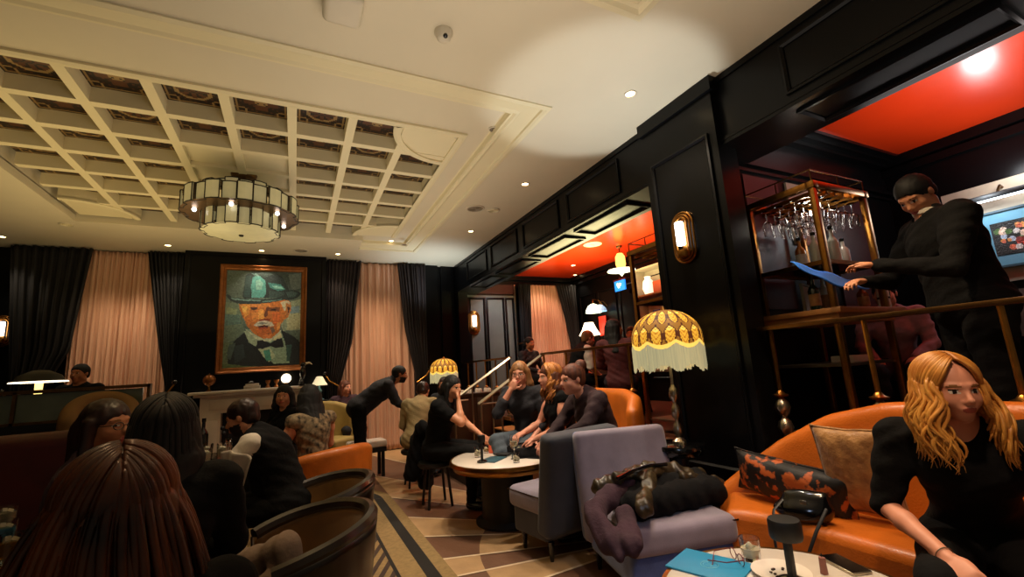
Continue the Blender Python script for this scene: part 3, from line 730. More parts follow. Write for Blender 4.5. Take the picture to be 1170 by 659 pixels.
# flower picture with blue mount on the side wall of the platform
A0 = at(1107, 250, x=XF-.07); A1 = at(1125, 305, x=XF-.07)
pt = thing('flower_picture', 'flower painting in a wide pale blue mount on the wall right of the bartender', 'painting', (XF-.05, A0.y-.26, A1.z-.02), -PI/2)
w_, h_ = .54, A0.z-A1.z+.02
b = MB(); b.box((0,.0,h_/2), (w_,.03,h_)); b.build('mount', M['bluepic'], pt)
b = MB(); mitre(b, w_+.03, h_+.03, [(0,-.015),(0,.03),(.02,.03),(.02,.01)]); o = b.build('frame', mat('slate_frame','#3a5560',.4), pt); o.location = (0,0,-.015)
r = random.Random(4); ly = [(None, '#17150f')]
for k in range(26):
    x, y, q = r.uniform(.12,.88), r.uniform(.15,.85), r.uniform(.05,.12); col = r.choice(['#c8412c','#d86a4a','#e8c8b0','#b8c4d8','#8a2418','#4a6a2c','#d89048','#d8d0c8'])
    ly.append(([(x+q*math.cos(a), y+q*math.sin(a)*r.uniform(.8,1.1)) for a in np.linspace(0,2*PI,9)[:-1]], col))
c = picture_mesh('flower_panel', vmat('oil_paint'), pt, w_*.5, h_*.6, paint(50, 60, ly, 3, .5, 2)); c.location = (0,-.018,h_*.2)
t = thing('picture_light', 'black bar picture light mounted above the flower picture', 'picture light', (XF, A0.y-.26, A0.z+.14), -PI/2)
b = MB(); b.box((0,-.17,.0), (.56,.07,.05), bev=.012); b.build('shade', M['black'], t)
b = MB(); b.tube([(0,0,.08),(0,-.08,.1),(0,-.16,.03)], .012, 8); b.box((0,-.01,.08), (.08,.02,.08), bev=.005); b.build('arm', M['brassd'], t)
b = MB(); b.box((0,-.165,-.03), (.5,.03,.012)); b.build('bulb', M['coolglow'], t)
# blue exit-like sign on a bracket
p = at(704, 326, x=XF-.35); t = thing('lit_sign', 'small lit blue sign hanging over the dark doorway in the platform wall', 'sign', (XF, p.y, p.z), -PI/2)
b = MB(); b.box((0,-.25,0), (.3,.04,.2), bev=.006); b.build('sign_face', M['exitb'], t)
b = MB(); b.tube([(0,-.25,.1),(0,-.25,.17),(0,0,.17)], .01, 6); b.box((0,-.25,.115), (.34,.05,.03)); b.build('bracket', M['wine'], t)
b = MB(); 
for q in ((-.05,.03),(-.02,-.02),(.03,.02)): b.box((q[0],-.272,q[1]), (.05,.004,.05), rot=(0,q[0]*9,0))
b.build('pictogram', M['signt'], t)
# pendant under the red ceiling
p = at(707, 281, z=RC); t = thing('pendant_lamp', 'small pendant lamp with glass chimney and saucer under the red ceiling', 'pendant lamp', (p.x, p.y, RC))
b = MB(); b.lathe([(0,0),(.06,0),(.05,-.03),(.012,-.05),(.012,-.14),(0,-.14)], seg=16); b.build('rod', M['brassd'], t)
b = MB(); b.lathe([(.05,-.14),(.085,-.2),(.09,-.34),(.07,-.4)], seg=20); b.build('chimney', mat('lit_amber_glass','#ffb050',.4,var=0,emit=2.2,ecol='#ffb45a'), t)
b = MB(); b.lathe([(.02,-.4),(.24,-.44),(.25,-.46),(.2,-.47),(.05,-.5),(0,-.56)], seg=28); b.build('saucer', mat('lit_saucer_glass','#e0e8dc',.3,var=0,emit=.9,ecol='#e6efe4'), t)
# ================================================================ FURNITURE AND OBJECTS
def baluster(parent, x, y, z1, z0, bulbs=True):
    b = MB(); b.tube([(x,y,z1),(x,y,z0+.46 if bulbs else z0)], .014, 8); 
    if bulbs: b.lathe([(0,.0),(.045,.0),(.05,.012),(.03,.02),(.016,.04)], c=(x,y,z0+.43), seg=16)
    o = b.build('baluster', M['brass'], parent)
    if bulbs:
        b = MB(); pr = [(0,0),(.05,0),(.05,.02),(.02,.03)]
        for k in range(3): z = .03+k*.133; pr += [(.02,z),(.035,z+.015),(.05,z+.06),(.038,z+.1),(.02,z+.12)]
        pr += [(.015,.44),(0,.44)]
        b.lathe(pr, c=(x,y,z0), seg=14); b.build('turned_foot', M['silver'], o)
RZ = 1.52
def railing(label, y0, y1, ys, top=True):
    t = thing('railing', label, 'railing', (0,0,0), 0)
    b = MB(); b.box2((3.02, y0, RZ-.018), (3.09, y1, RZ+.012), bev=.004); b.build('handrail', M['brassd'], t)
    for y in ys: baluster(t, 3.055, y, RZ-.015, PZ+.012)
    return t
railing('long brass handrail in front of the drinks trolley and bartender', -.6, 2.12, (2.04, 1.45, .87, .28, -.3))
railing('brass handrail above the seated friends, between pillar and steps', 2.9, 5.34, (3.57, 4.16, 4.75, 5.3))
railing('far brass handrail on the platform edge beyond the steps', 6.38, 8.7, (6.5, 6.95, 7.4, 7.85, 8.3))
for y, lb in ((5.34, 'nearer sloping stair handrail behind the woman with glasses'), (6.38, 'farther sloping stair handrail rising to the platform')):
    t = thing('stair_rail', lb, 'handrail', (0,0,0), 0)
    A_, B_ = Vector((3.055, y, RZ-.01)), Vector((2.08, y, .93)); d_ = (B_-A_).normalized(); n_ = Vector((0,1,0)); q_ = d_.cross(n_)
    b = MB(); b.tube([A_, B_], .03, 4, flat=.7); b.tube([B_, B_+Vector((-.0,-.0,0))+Vector((.25,0,-.0))], .012, 6); b.build('handrail', M['silver'], t)
    for k, x in enumerate((2.12, 2.4, 2.72)):
        z = .93+(x-2.08)/(3.055-2.08)*(RZ-.94); s = max(0, int((x-1.88)/.28)); zf = .12*max(0, min(4, s))
        b = MB(); b.tube([(x,y,z),(x,y,zf)], .013, 8); b.build('post', M['silver'], t)
# ---- brass drinks trolleys (etageres)
def etagere(x0, y0, label, rich=True, lx=.68, ly=.51):
    t = thing('drinks_trolley', label, 'drinks trolley', (x0, y0, PZ), 0, 'brass drinks trolleys')
    P = .042
    H = 1.97
    for i, (x, y) in enumerate(((0,0),(0,ly),(lx,0),(lx,ly))):
        b = MB(); b.box2((x-P/2, y-P/2, 0), (x+P/2, y+P/2, H), bev=.004); b.build('post', M['brass'], t)
    b = MB()
    for y in (0, ly): b.box2((-P/2-.01, y-.03, H-.05), (lx+P/2+.01, y+.03, H), bev=.003)
    for x in (0, lx): b.box2((x-.03, -P/2-.01, H-.05), (x+.03, ly+P/2+.01, H-.0005), bev=.003)
    for k in range(6): x = .06+k*.11; b.box2((x, 0, H-.08), (x+.02, ly, H-.05))
    b.build('top_frame', M['brass'], t)
    b = MB(); zz = H+.09
    loop = [(-.01,-.01,zz),(lx+.01,-.01,zz),(lx+.01,ly+.01,zz),(-.01,ly+.01,zz)]
    b.tube(loop, .006, 6, closed=True)
    for q in loop+[(lx/2,-.01,zz),(lx/2,ly+.01,zz),(-.01,ly/2,zz)]: b.tube([(q[0],q[1],H),q], .005, 6)
    b.build('gallery_rail', M['brassd'], t)
    for z in (1.37, ):
        b = MB()
        for y in (0, ly): b.box2((0, y-.015, z-.02), (lx, y+.015, z+.01))
        for x in (0, lx): b.box2((x-.015, 0, z-.02), (x+.015, ly, z+.0095))
        b.build('shelf_frame', M['brass'], t)
        b = MB(); b.box2((.015, .015, z-.008), (lx-.015, ly-.015, z)); b.build('shelf', M['grate'], t)
    b = MB(); b.box2((-.05, -.06, .99), (lx+.16, ly+.05, 1.03), bev=.006); b.box2((-.03, -.03, .93), (lx+.03, ly+.03, .99)); b.build('counter', M['tanwood'], t)
    b = MB(); b.box2((.0, .0, .62), (lx, ly, .64)); b.build('lower_shelf', M['silver'], t)
    b = MB(); b.box2((.0, .0, .12), (lx, ly, .14)); b.build('lower_shelf', M['silver'], t)
    return t
ETX, ETY = 3.4, 1.77
etagere(ETX, ETY, 'brass drinks trolley hung with stemware, beside the bartender')
etagere(3.4, 3.25, 'brass drinks trolley half hidden behind the black pillar')
def stem_glass(hang=True, s=1, liq=None):
    t = thing('wine_glass', 'x', 'glass')
    b = MB(); b.lathe([(.0,.0),(.034,.0),(.034,.003),(.005,.008),(.004,.075),(.012,.085),(.034,.105),(.04,.135),(.036,.175),(.031,.205),(.029,.205),(.034,.175),(.0375,.135),(.032,.108),(.008,.09),(0,.088)], seg=14)
    b.build('bowl', M['glass'], t)
    if liq:
        b = MB(); b.lathe([(0,.09),(.03,.11),(.036,.135),(.0345,.15),(0,.15)], seg=14); b.build('drink', liq, t)
    return t
g0 = None
for i in range(6):
    for j in range(4):
        g = stem_glass() if g0 is None else copy_tree(g0)
        g0 = g0 or g
        g.location = (ETX+.07+i*.11, ETY+.06+j*.12, PZ+1.89); g.rotation_euler = (PI, 0, rnd.random()*6)
        tag(g, 'stemmed glass hanging upside down under the top of the drinks trolley', 'glass', 'stemware hung in the drinks trolley')
def bottle_obj(label, loc, m, h=.3, r=.038, cap=None, group=None, lab=None):
    t = thing('bottle', label, 'bottle', loc, 0, group)
    b = MB(); b.lathe([(0,0),(r,0),(r,.6*h),(r*.8,.68*h),(r*.36,.78*h),(r*.33,.95*h),(r*.4,.96*h),(r*.4,h),(0,h)], seg=18); b.build('body', m, t)
    if lab: b = MB(); b.lathe([(r*1.02,.15*h),(r*1.02,.5*h)], seg=18); b.build('label', lab, t)
    b = MB(); b.lathe([(0,.95*h),(r*.42,.95*h),(r*.42,1.05*h),(0,1.05*h)], seg=12); b.build('cap', cap or M['blackg'], t)
    return t
clearb = mat('pale_spirit_glass','#d8dcd0',.1,var=0,coat=.4); amberb = mat('amber_glass','#8a4a14',.1,var=0,coat=.4); greenb = mat('green_glass','#1c3018',.1,var=0,coat=.4)
specs = [(.12,.12,clearb,.24,'clear decanter at the left of the middle shelf of the drinks trolley'),(.24,.3,amberb,.26,'amber bottle behind the decanter on the trolley middle shelf'),(.33,.1,clearb,.3,'tall clear bottle in the centre of the trolley middle shelf'),(.42,.28,clearb,.27,'clear bottle behind the brass corner post of the trolley'),(.5,.12,M['marble'],.22,'white bottle at the right of the trolley middle shelf')]
for x, y, m_, h, lb in specs: bottle_obj(lb, (ETX+x, ETY+y, PZ+1.372), m_, h, lab=M['white'] if m_ is amberb else None)
specs = [(.14,.2,greenb,.26,'dark green bottle at the left on the trolley counter'),(.6,.1,amberb,.2,'short amber bottle on the trolley counter'),(.5,.32,clearb,.3,'clear bottle at the back of the trolley counter')]
for x, y, m_, h, lb in specs: bottle_obj(lb, (ETX+x, ETY+y, PZ+1.031), m_, h, lab=M['silk'])
t = thing('framed_card', 'white framed card standing inside the drinks trolley counter', 'card', (ETX+.3, ETY+.35, PZ+1.031), .3)
b = MB(); b.box((0,0,.11), (.2,.012,.22)); b.build('card', M['white'], t); b = MB(); mitre(b, .22, .24, [(0,-.01),(0,.012),(.015,.012),(.015,.004)]); b.build('frame', M['silver'], t)
t = thing('water_carafe', 'glass carafe with dark bands on the right end of the trolley counter', 'carafe', (ETX+.72, ETY+.02, PZ+1.031))
b = MB(); b.lathe([(0,0),(.04,0),(.04,.22),(.036,.24),(.034,.24),(.037,.01),(0,.01)], seg=20); b.build('body', clearb, t)
b = MB(); b.lathe([(.0415,.07),(.0415,.085)], seg=20); b.lathe([(.0415,.2),(.0415,.215)], seg=20); b.tube([(.04,0,.2),(.1,0,.18),(.1,0,.1),(.04,0,.08)], .007, 8); b.build('band', M['black'], t)
t = tag(MB().box((0,0,0), (.2,.16,.05), bev=.008).build('menu_stack', M['white']), 'stack of pale menus on the lower trolley shelf', 'menus'); t.location = (ETX+.35, ETY+.15, PZ+.665)
# blue cloth across the counter
P_, Q_ = at(903, 299, y=1.71), at(986, 322, y=1.69)
b = MB(); b.grid(lambda u, v: ((Q_.x-P_.x)*u, -.05*v, (Q_.z-P_.z)*u-(.05+.05*math.sin(u*PI))*v+.008*math.sin(u*14+v*4)), 20, 6)
o = tag(b.build('blue_napkin', M['blue'], solid=.006), 'bright blue cloth stretched out above the trolley counter', 'cloth'); o.location = P_

# ---- far bar niche on the platform's side wall and its items
A_, B_ = at(735, 312, x=XF-.02), at(739, 366, x=XF-.02)
t = thing('back_bar_shelf', 'pale lit back-bar shelf unit seen beside the black pillar', 'shelf', (XF, A_.y, B_.z), -PI/2)
hh = A_.z-B_.z
b = MB(); b.box2((-1.6, -.32, 0), (0, -.3, 0)) if False else None
b.box2((0,-.02,0), (1.5,-.005,hh)); b.box2((0,-.3,0), (.03,-.0,hh)); b.box2((0,-.3,hh), (1.5,0,hh+.03)); b.build('back_panel', M['cork'], t)
for k, z in enumerate((.0, hh*.45, )): b = MB(); b.box2((0,-.3,z), (1.5,-.021,z+.03)); b.build('shelf', M['tanwood'], t)
t = thing('white_vase', 'white lit vase on the back-bar shelf beside the pillar', 'vase', (XF-.17, A_.y-.25, B_.z+hh*.45+.03))
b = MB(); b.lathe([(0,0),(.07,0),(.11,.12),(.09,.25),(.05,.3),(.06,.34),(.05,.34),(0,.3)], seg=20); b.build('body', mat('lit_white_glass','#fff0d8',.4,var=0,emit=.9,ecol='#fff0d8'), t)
t = tag(MB().box((0,0,.1), (.2,.3,.2), bev=.006).build('orange_box', mat('orange_card','#b5481c',.5)), 'orange-red box next to the white vase on the back-bar shelf', 'box'); t.location = (XF-.18, A_.y-.62, B_.z+hh*.45+.031)
t = tag(MB().box((0,0,.05), (.2,.34,.1), bev=.02).build('blue_folded_cloth', mat('royal_blue_cloth','#1c3a8c',.7)), 'royal blue folded cloth below the orange box', 'cloth'); t.location = (XF-.18, A_.y-.55, B_.z+.031)
# sideboard and lamps at the far right wall of the platform
t = thing('sideboard', 'dark sideboard against the platform side wall under two lit lamps', 'sideboard', (XF-.32, 7.7, PZ))
b = MB(); b.box2((-.22,-.8,.08), (.22,.8,.98)); b.box2((-.24,-.83,.98), (.24,.83,1.02), bev=.006); b.build('body', M['wood'], t)
for k in range(3):
    b = MB(); b.box2((-.235,-.77+k*.52,.12), (-.22,-.28+k*.52,.94), bev=.004); d_ = b.build('door', M['wood'], t); b = MB(); b.sphere((-.25,-.72+k*.52,.55), .015, 8); b.build('knob', M['brass'], d_)
def table_lamp(loc, label, s=1, shade=None, base=None, rz=0, tops=(.07,.17), hh=.2, group=None, name='table_lamp'):
    t = thing(name, label, 'table lamp', loc, rz, group)
    b = MB(); b.lathe([(0,0),(.075*s,0),(.08*s,.015*s),(.02*s,.04*s),(.03*s,.1*s),(.045*s,.15*s),(.015*s,.2*s),(.012*s,.3*s),(0,.3*s)], seg=18); b.build('base', base or M['silver'], t)
    b = MB(); b.lathe([(tops[1]*s,.24*s),((tops[0]+tops[1])/2*s*.97,.24*s+hh*.45*s),(tops[0]*s,.24*s+hh*s),(tops[0]*s*.3,.245*s+hh*s)], seg=24); b.build('lamp_shade', shade or M['lampw'], t)
    return t
p = at(675, 393, x=XF-.32); table_lamp((p.x, p.y, PZ+1.02), 'white-shaded table lamp on the dark sideboard', 1.35)
p = at(678, 353, x=XF-.3); t = thing('hanging_lamp', 'pale green dome lamp glowing on the dark wall above the white table lamp', 'wall lamp', (XF, p.y, p.z), -PI/2)
b = MB(); b.lathe([(.17,-.08),(.16,-.02),(.11,.07),(.04,.11),(0,.12)], c=(0,-.3,0), seg=24); b.build('shade', mat('lit_green_glass','#eaf4cc',.5,var=0,emit=1.8,ecol='#eef6d4'), t)
b = MB(); b.tube([(0,0,.05),(0,-.15,.2),(0,-.3,.2),(0,-.3,.11)], .012, 8); b.build('arm', M['brass'], t)
p = at(690, 352, x=XF-.1); t = thing('hanging_lamp', 'dimmer bluish glass lamp right of the pale green dome lamp', 'wall lamp', (XF, p.y, p.z), -PI/2)
b = MB(); b.lathe([(.14,-.07),(.12,.0),(.05,.07),(0,.08)], c=(0,-.2,0), seg=20); b.build('shade', mat('lit_blue_glass','#9cc4e0',.5,var=0,emit=.6,ecol='#9cc8ea'), t)
b = MB(); b.tube([(0,0,.05),(0,-.1,.15),(0,-.2,.15),(0,-.2,.08)], .01, 8); b.build('arm', M['brass'], t)
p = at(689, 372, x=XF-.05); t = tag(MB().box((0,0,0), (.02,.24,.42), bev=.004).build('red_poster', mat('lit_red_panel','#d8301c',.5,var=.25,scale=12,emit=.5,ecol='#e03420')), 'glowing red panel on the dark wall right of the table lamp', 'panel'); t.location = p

# ---- fringed lamps
def fringe_lamp(loc, label, s, stand_h, foot, rz=0):
    """origin at the bottom of the stand"""
    t = thing('fringed_lamp', label, 'lamp', loc, rz, 'domed fringed lamps')
    b = MB(); pr = [(0,0),(foot,0),(foot,.02),(foot*.5,.04)]
    z = .05
    while z < stand_h-.2: pr += [(.016,z),(.03,z+.015),(.036,z+.05),(.028,z+.09),(.015,z+.11)]; z += .13
    pr += [(.012,z),(.01,stand_h-.04),(.035,stand_h-.02),(.04,stand_h),(.01,stand_h+.03),(0,stand_h+.03)]
    b.lathe(pr, seg=14); b.build('stand', M['silver'], t)
    # dome in panels, painted with gold leaves on dark brown
    n, m_ = 192, 72; r0 = .31*s; b = MB(); lay = b.bm.loops.layers.float_color.new('Col'); zb = stand_h+.12*s; hh = .31*s
    def pos(i, j):
        a = 2*PI*i/n; v = j/m_; sc_ = abs(math.cos(4*a+.3)); rad = r0*math.sin(PI/2*(1-v)**.62)*(1-.03*abs(math.sin(4*a+.3))**6)+.03*s*v
        return (rad*math.cos(a), rad*math.sin(a), zb+hh*(v**.85)-(1-v)**3*.05*s*(abs(math.sin(4*a+.3))))
    V = [[b.bm.verts.new(pos(i, j)) for j in range(m_+1)] for i in range(n)]
    gold, dkb, yel = lin('#d9a032'), lin('#4a2410'), lin('#f0c85c')
    for i in range(n):
        for j in range(m_):
            f = b.bm.faces.new((V[i][j], V[(i+1) % n][j], V[(i+1) % n][j+1], V[i][j+1])); x = ((i+.5)/n*16) % 1*2-1; y = (j+.5)/m_; tier = int(y > .5)
            if tier: x = ((i+.5)/n*16+.5) % 1*2-1
            yy = (y-.5)*2 if tier else y*2
            c = lin('#8a5c1e'); vein = abs(((yy*5-abs(x)*1.8) % 1)-.5); w_ = .86*math.sin(PI*min(1, yy*1.05+.06))**.8
            if abs(x) < w_: c = gold if vein > .2 else lin('#a8701c')
            if abs(x) < w_ and yy > .6: c = yel if vein > .2 else gold
            if abs(abs(x)-w_) < .12: c = dkb
            if y < .05: c = yel
            if y > .94: c = lin('#7a4a18')
            for l in f.loops: l[lay] = c
    md = bpy.data.materials.get('gilt_shade')
    if md is None:
        md = vmat('gilt_shade', .6); nt = md.node_tree; bs = nt.nodes['Principled BSDF']; v = [q for q in nt.nodes if q.type == 'VERTEX_COLOR'][0]
        nt.links.new(v.outputs[0], bs.inputs['Emission Color']); bs.inputs['Emission Strength'].default_value = 1.0
    b.build('shade', md, t)
    b = MB(); k = 0                           # silk fringe: many hanging strips with scalloped hem
    for i in range(160):
        a = 2*PI*i/160; e = abs(math.sin(4*a+.3)); rr = r0*(.995-.03*e**6)+rnd.uniform(-.004,.004); z1 = zb-.05*s*e-.002; z0 = zb-.24*s+.06*s*(e)**2+rnd.uniform(-.01,.01)*s
        da = PI/160*1.1; 
        for zz0, zz1, w in ((z0, z1, 1),):
            q = [((rr+o_)*math.cos(a+d_), (rr+o_)*math.sin(a+d_)) for d_, o_ in ((-da, 0), (0, .006), (da, 0))]
            b.poly([(q[0][0],q[0][1],zz0),(q[1][0],q[1][1],zz0-.006),(q[2][0],q[2][1],zz0),(q[2][0],q[2][1],zz1),(q[1][0],q[1][1],zz1),(q[0][0],q[0][1],zz1)], (-q[1][0]*.01, -q[1][1]*.01, 0))
    b.build('fringe', mat('cream_silk_fringe','#c9c290',.6,var=.25,scale=60,stretch=(1,1,.05),emit=.34,ecol='#dcd6a8'), t)
    b = MB(); b.sphere((0,0,zb+.06*s), .04*s, 10); b.build('bulb', M['bulb'], t)
    b = MB(); b.lathe([(0,0),(.03*s,0),(.02*s,.03*s),(0,.035*s)], c=(0,0,zb+hh), seg=12); b.build('finial', M['brass'], t)
    return t
fringe_lamp((2.6, 2.58, .72), 'large fringed dome lamp with gilded leaf pattern in front of the black pillar', .85, .64, .05, .3)
p = at(507, 417, y=7.9); fringe_lamp((p.x, p.y, 0), 'small yellow fringed dome lamp glowing by the far stair rail', .8, p.z-.22, .12)

# ---- fireplace with mantel and ornaments
t = thing('fireplace', 'pale marble fireplace surround with mantel shelf beneath the portrait', 'fireplace', (-.56, 8.45, 0))
b = MB(); b.box2((-.86,-.34,1.24), (.86,0,1.285), bev=.01); b.box2((-.8,-.28,1.2), (.8,0,1.24), bev=.008); b.build('mantel_shelf', M['marble'], t)
b = MB(); b.box2((-.72,-.2,.95), (.72,0,1.2)); b.box2((-.6,-.215,1.0), (.6,-.2,1.15), bev=.005); b.build('frieze', M['marble'], t)
for sx in (-1, 1): b = MB(); b.box2((sx*.58-.14,-.22,0), (sx*.58+.14,0,.95)); b.box2((sx*.58-.1,-.235,.12), (sx*.58+.1,-.22,.85), bev=.005); b.box2((sx*.58-.16,-.24,0), (sx*.58+.16,0,.1)); b.build('pilaster', M['marble'], t)
b = MB(); b.box2((-.44,-.02,.0), (.44,0,.95)); b.build('firebox', M['black'], t)
MZ = 1.286
def orn_thing(name, label, cat, px, py, fn, y=8.25, z=MZ):
    p = at(px, py, y=y); t = thing(name, label, cat, (p.x, y, z)); fn(t); return t
def globe(t):
    b = MB(); b.sphere((0,0,.17), .085, 18); b.build('globe', M['frame'], t); b = MB(); b.lathe([(0,0),(.05,0),(.02,.02),(.015,.09),(0,.09)], seg=14); b.tube([(0,-.1*math.cos(a),.17+.1*math.sin(a)) for a in np.linspace(-1.7,1.7,12)], .006, 6); b.build('stand', M['brass'], t)
orn_thing('copper_globe', 'copper globe on a stand at the left end of the mantel', 'globe', 239, 437, globe)
def wglobe(t): b = MB(); b.sphere((0,0,.13), .075, 18); b.build('ball', M['lampw'], t); b = MB(); b.lathe([(0,0),(.05,0),(.03,.03),(.03,.07),(0,.07)], seg=14); b.build('base', M['brassd'], t)
orn_thing('globe_lamp', 'white glowing ball lamp on the mantel under the frame', 'lamp', 327, 431, wglobe)
def skull(t): b = MB(); b.sphere((0,0,.07), .065, 14, (1,1.2,1)); b.box((0,-.05,.03), (.06,.04,.05), bev=.012); b.build('ornament', M['blackg'], t)
orn_thing('black_ornament', 'round black ornament on the mantel, left of centre', 'ornament', 287, 436, skull)
def pair(t):
    for x in (-.06, .06): b = MB(); b.lathe([(0,0),(.035,0),(.03,.02),(.012,.05),(.035,.09),(.04,.12),(.03,.12),(0,.06)], c=(x,0,0), seg=14); b.build('cup', M['frame'], t)
orn_thing('copper_goblets', 'pair of dark copper goblets on the mantel right of the black ornament', 'goblets', 311, 437, pair)
def bx(t): b = MB(); b.box((0,0,.025), (.22,.12,.05), bev=.006); b.box((0,0,.065), (.18,.1,.03), bev=.006); b.build('box', M['white'], t)
orn_thing('white_book_stack', 'small stack of pale books on the mantel below the black ornament', 'books', 288, 444, bx, 8.18)
def toucan(t):
    prs = [el((0,0,.2),(.05,.06,.1),.02), el((.0,-.02,.33),(.04,.045,.045),.03), rc((0,-.04,.34),(.09,-.06,.36),.022,.014,.01), rc((.09,-.06,.36),(.14,-.07,.33),.014,.005,.01), rc((0,.05,.15),(-.06,.1,.02),.025,.01,.02)]
    sdf('bird', prs, .008, [M['blackg'], mat('cream_beak','#e0c89a',.4,var=.05)], t, mfn=lambda c: (c[:, 0] > .035).astype(int)*(c[:, 2] > .29))
    b = MB(); b.lathe([(0,0),(.06,0),(.06,.02),(.012,.04),(.012,.12),(0,.12)], seg=14); b.build('stand', M['blackg'], t)
orn_thing('toucan_figure', 'black toucan figure with cream beak right of the portrait frame', 'figurine', 346, 425, toucan, 8.15)
t = thing('side_table', 'small black side table beside the fireplace carrying the white lamp', 'side table', (.62, 8.1, 0))
b = MB(); b.lathe([(0,1.0),(.2,1.0),(.2,1.03),(0,1.03)], seg=24); b.build('top', M['black'], t); b = MB(); b.lathe([(.15,0),(.15,.02),(.02,.04),(.02,1.0)], seg=16); b.build('pedestal', M['black'], t)
p = at(365, 430, y=8.1); o = table_lamp((p.x, 8.1, 1.03), 'small table lamp with pale conical shade right of the portrait', 1.0, mat('dim_cream_shade','#e8d8b0',.7,var=.04,emit=.6,ecol='#f0e0b8'), M['bluepic'], tops=(.05,.13), hh=.14); bpy.data.objects[t.name].location.x = p.x

# ---- round tables
def round_table(loc, r, h, label, drum, top, edge):
    t = thing('round_table', label, 'table', loc)
    b = MB(); b.lathe([(0,h-.012),(r-.02,h-.012),(r-.012,h-.006),(r-.02,h),(0,h)], seg=64); b.build('tabletop', top, t)
    b = MB(); b.lathe([(r-.02,h+.0005),(r-.005,h),(r,h-.012),(r,h-.03),(r-.02,h-.04),(r-.03,h-.055),(r-.03,h-.075),(r-.06,h-.085),(0,h-.085)], seg=64); b.build('rim', edge, t, ang=60)
    b = MB(); b.lathe([(drum*1.25,0),(drum*1.25,.02),(drum*1.1,.035),(drum,.05),(drum,h-.085)], seg=40); b.build('pedestal', M['black'], t)
    return t
T1 = Vector((1.78, 3.93, .55)); round_table((T1.x, T1.y, 0), .52, .55, 'round pale-topped table with brass rim and black drum base in the centre of the room', .24, M['marble'], M['brass'])
T2 = Vector((1.4, 1.0, .6)); round_table((T2.x, T2.y, 0), .4, .6, 'round white marble table in the right foreground', .2, M['marble'], M['brass'])
def tumbler(label, loc, drink=None, h=.09, r=.038, fill=.5, group=None, ice=True):
    t = thing('tumbler', label, 'glass', loc, 0, group)
    b = MB(); b.lathe([(0,.0),(r*.85,0),(r,h),(r*.93,h),(r*.8,.012),(0,.012)], seg=24); b.build('body', M['glass'], t)
    if drink: b = MB(); b.lathe([(0,.013),(r*.79,.013),(r*.8+r*.12*fill,h*fill),(0,h*fill)], seg=24); b.build('drink', drink, t)
    if ice:
        b = MB(); b.box((.006,.004,h*fill), (.024,.024,.024), rot=(.4,.5,.2), bev=.003); b.box((-.01,-.006,h*fill+.01), (.02,.022,.02), rot=(.9,.2,.7), bev=.003); b.build('ice', M['icew'], t)
    return t
def on(T, px, py): p = at(px, py, z=T.z+.001); return p
def pole_lamp(label, p, h, rh=.055, s=1):       # cordless table lamp: round foot, stem and mushroom cap
    t = thing('cordless_lamp', label, 'table lamp', p, 0, 'black cordless table lamps')
    b = MB(); b.lathe([(0,0),(.045*s,0),(.047*s,.012),(.03*s,.02),(.012*s,.026),(0,.026)], seg=24); b.build('foot', M['blackg'], t)
    b = MB(); b.box((0,0,h/2), (.02*s,.02*s,h), bev=.004); b.build('stem', M['black'], t)
    b = MB(); b.lathe([(0,h-.03),(rh*.94,h-.03),(rh,h-.022),(rh,h+.022),(rh*.93,h+.03),(0,h+.032)], seg=32); b.build('cap', M['black'], t)
    return t
pole_lamp('black cordless lamp standing on the middle round table', on(T1, 551, 528), .2, .036)
def menu(label, c, w, d, rz, m, T=None, logo=True):
    t = thing('menu', label, 'menu', c, rz)
    b = MB(); b.box((0,0,.003), (w,d,.006), bev=.001); b.build('cover', m, t)
    if logo:
        b = MB(); b.tube([(.03*math.cos(a), .03*math.sin(a), .0065) for a in np.linspace(0,2*PI,28)[:-1]], .0012, 4, closed=True)
        b.tube([(.022*math.cos(a), .022*math.sin(a), .0065) for a in np.linspace(.6,2*PI-.6,20)], .0008, 4); b.tube([(-.008,.01,.0065),(.0,-.012,.0065),(.008,.01,.0065)], .0012, 4); b.tube([(-.014,-.008,.0065),(.014,-.008,.0065)], .0009, 4)
        b.build('emblem', M['tealt'], t)
    return t
menu('teal menu lying on the middle round table', on(T1, 563, 525), .17, .24, -.9, mat('dull_teal','#1c4a58',.5), logo=False)
g = stem_glass(liq=M['icew']); g.location = on(T1, 588, 524); tag(g, 'stemmed glass of pale drink on the middle round table', 'glass')
for lb, (px, py), dr, h in (('short tumbler on a coaster at the front of the middle round table', (590,528), M['icew'], .08), ('tumbler behind the stemmed glass on the middle round table', (594,519), M['icew'], .1),
    ('tumbler beside the black lamp on the middle round table', (546,522), M['icew'], .09), ('farthest tumbler with amber drink on the middle round table', (556,517), M['wineg'], .07), ('tumbler with amber drink in the far middle of the round table', (573,516), M['wineg'], .08)):
    tumbler(lb, on(T1, px, py), dr, h, .034)
for lb, q in (('small red candle glass at the back of the middle round table', (562,517)),):
    t = thing('candle_holder', lb, 'candle', on(T1, *q)); b = MB(); b.lathe([(0,0),(.03,0),(.028,.07),(.024,.07),(.022,.03),(0,.03)], seg=18); b.build('cup', mat('ruby_glass','#c0452c',.2,var=0,emit=.25,ecol='#e06a40'), t); b = MB(); b.sphere((0,0,.045), .009, 8, (1,1,1.6)); b.build('flame', M['bulb'], t)
t = thing('phone', 'black phone lying at the right edge of the middle round table', 'phone', on(T1, 611, 523), .6); b = MB(); b.box((0,0,.004), (.075,.15,.008), bev=.003); b.build('body', M['blackg'], t); b = MB(); b.box((0,0,.0085), (.067,.142,.001)); b.build('screen', M['grate'], t)
t = thing('bill_folder', 'black bill folder lying open on the teal menu', 'folder', at(575, 519, z=.559), .5); b = MB(); b.box((0,0,.006), (.1,.16,.012), bev=.003); b.build('cover', M['black'], t)
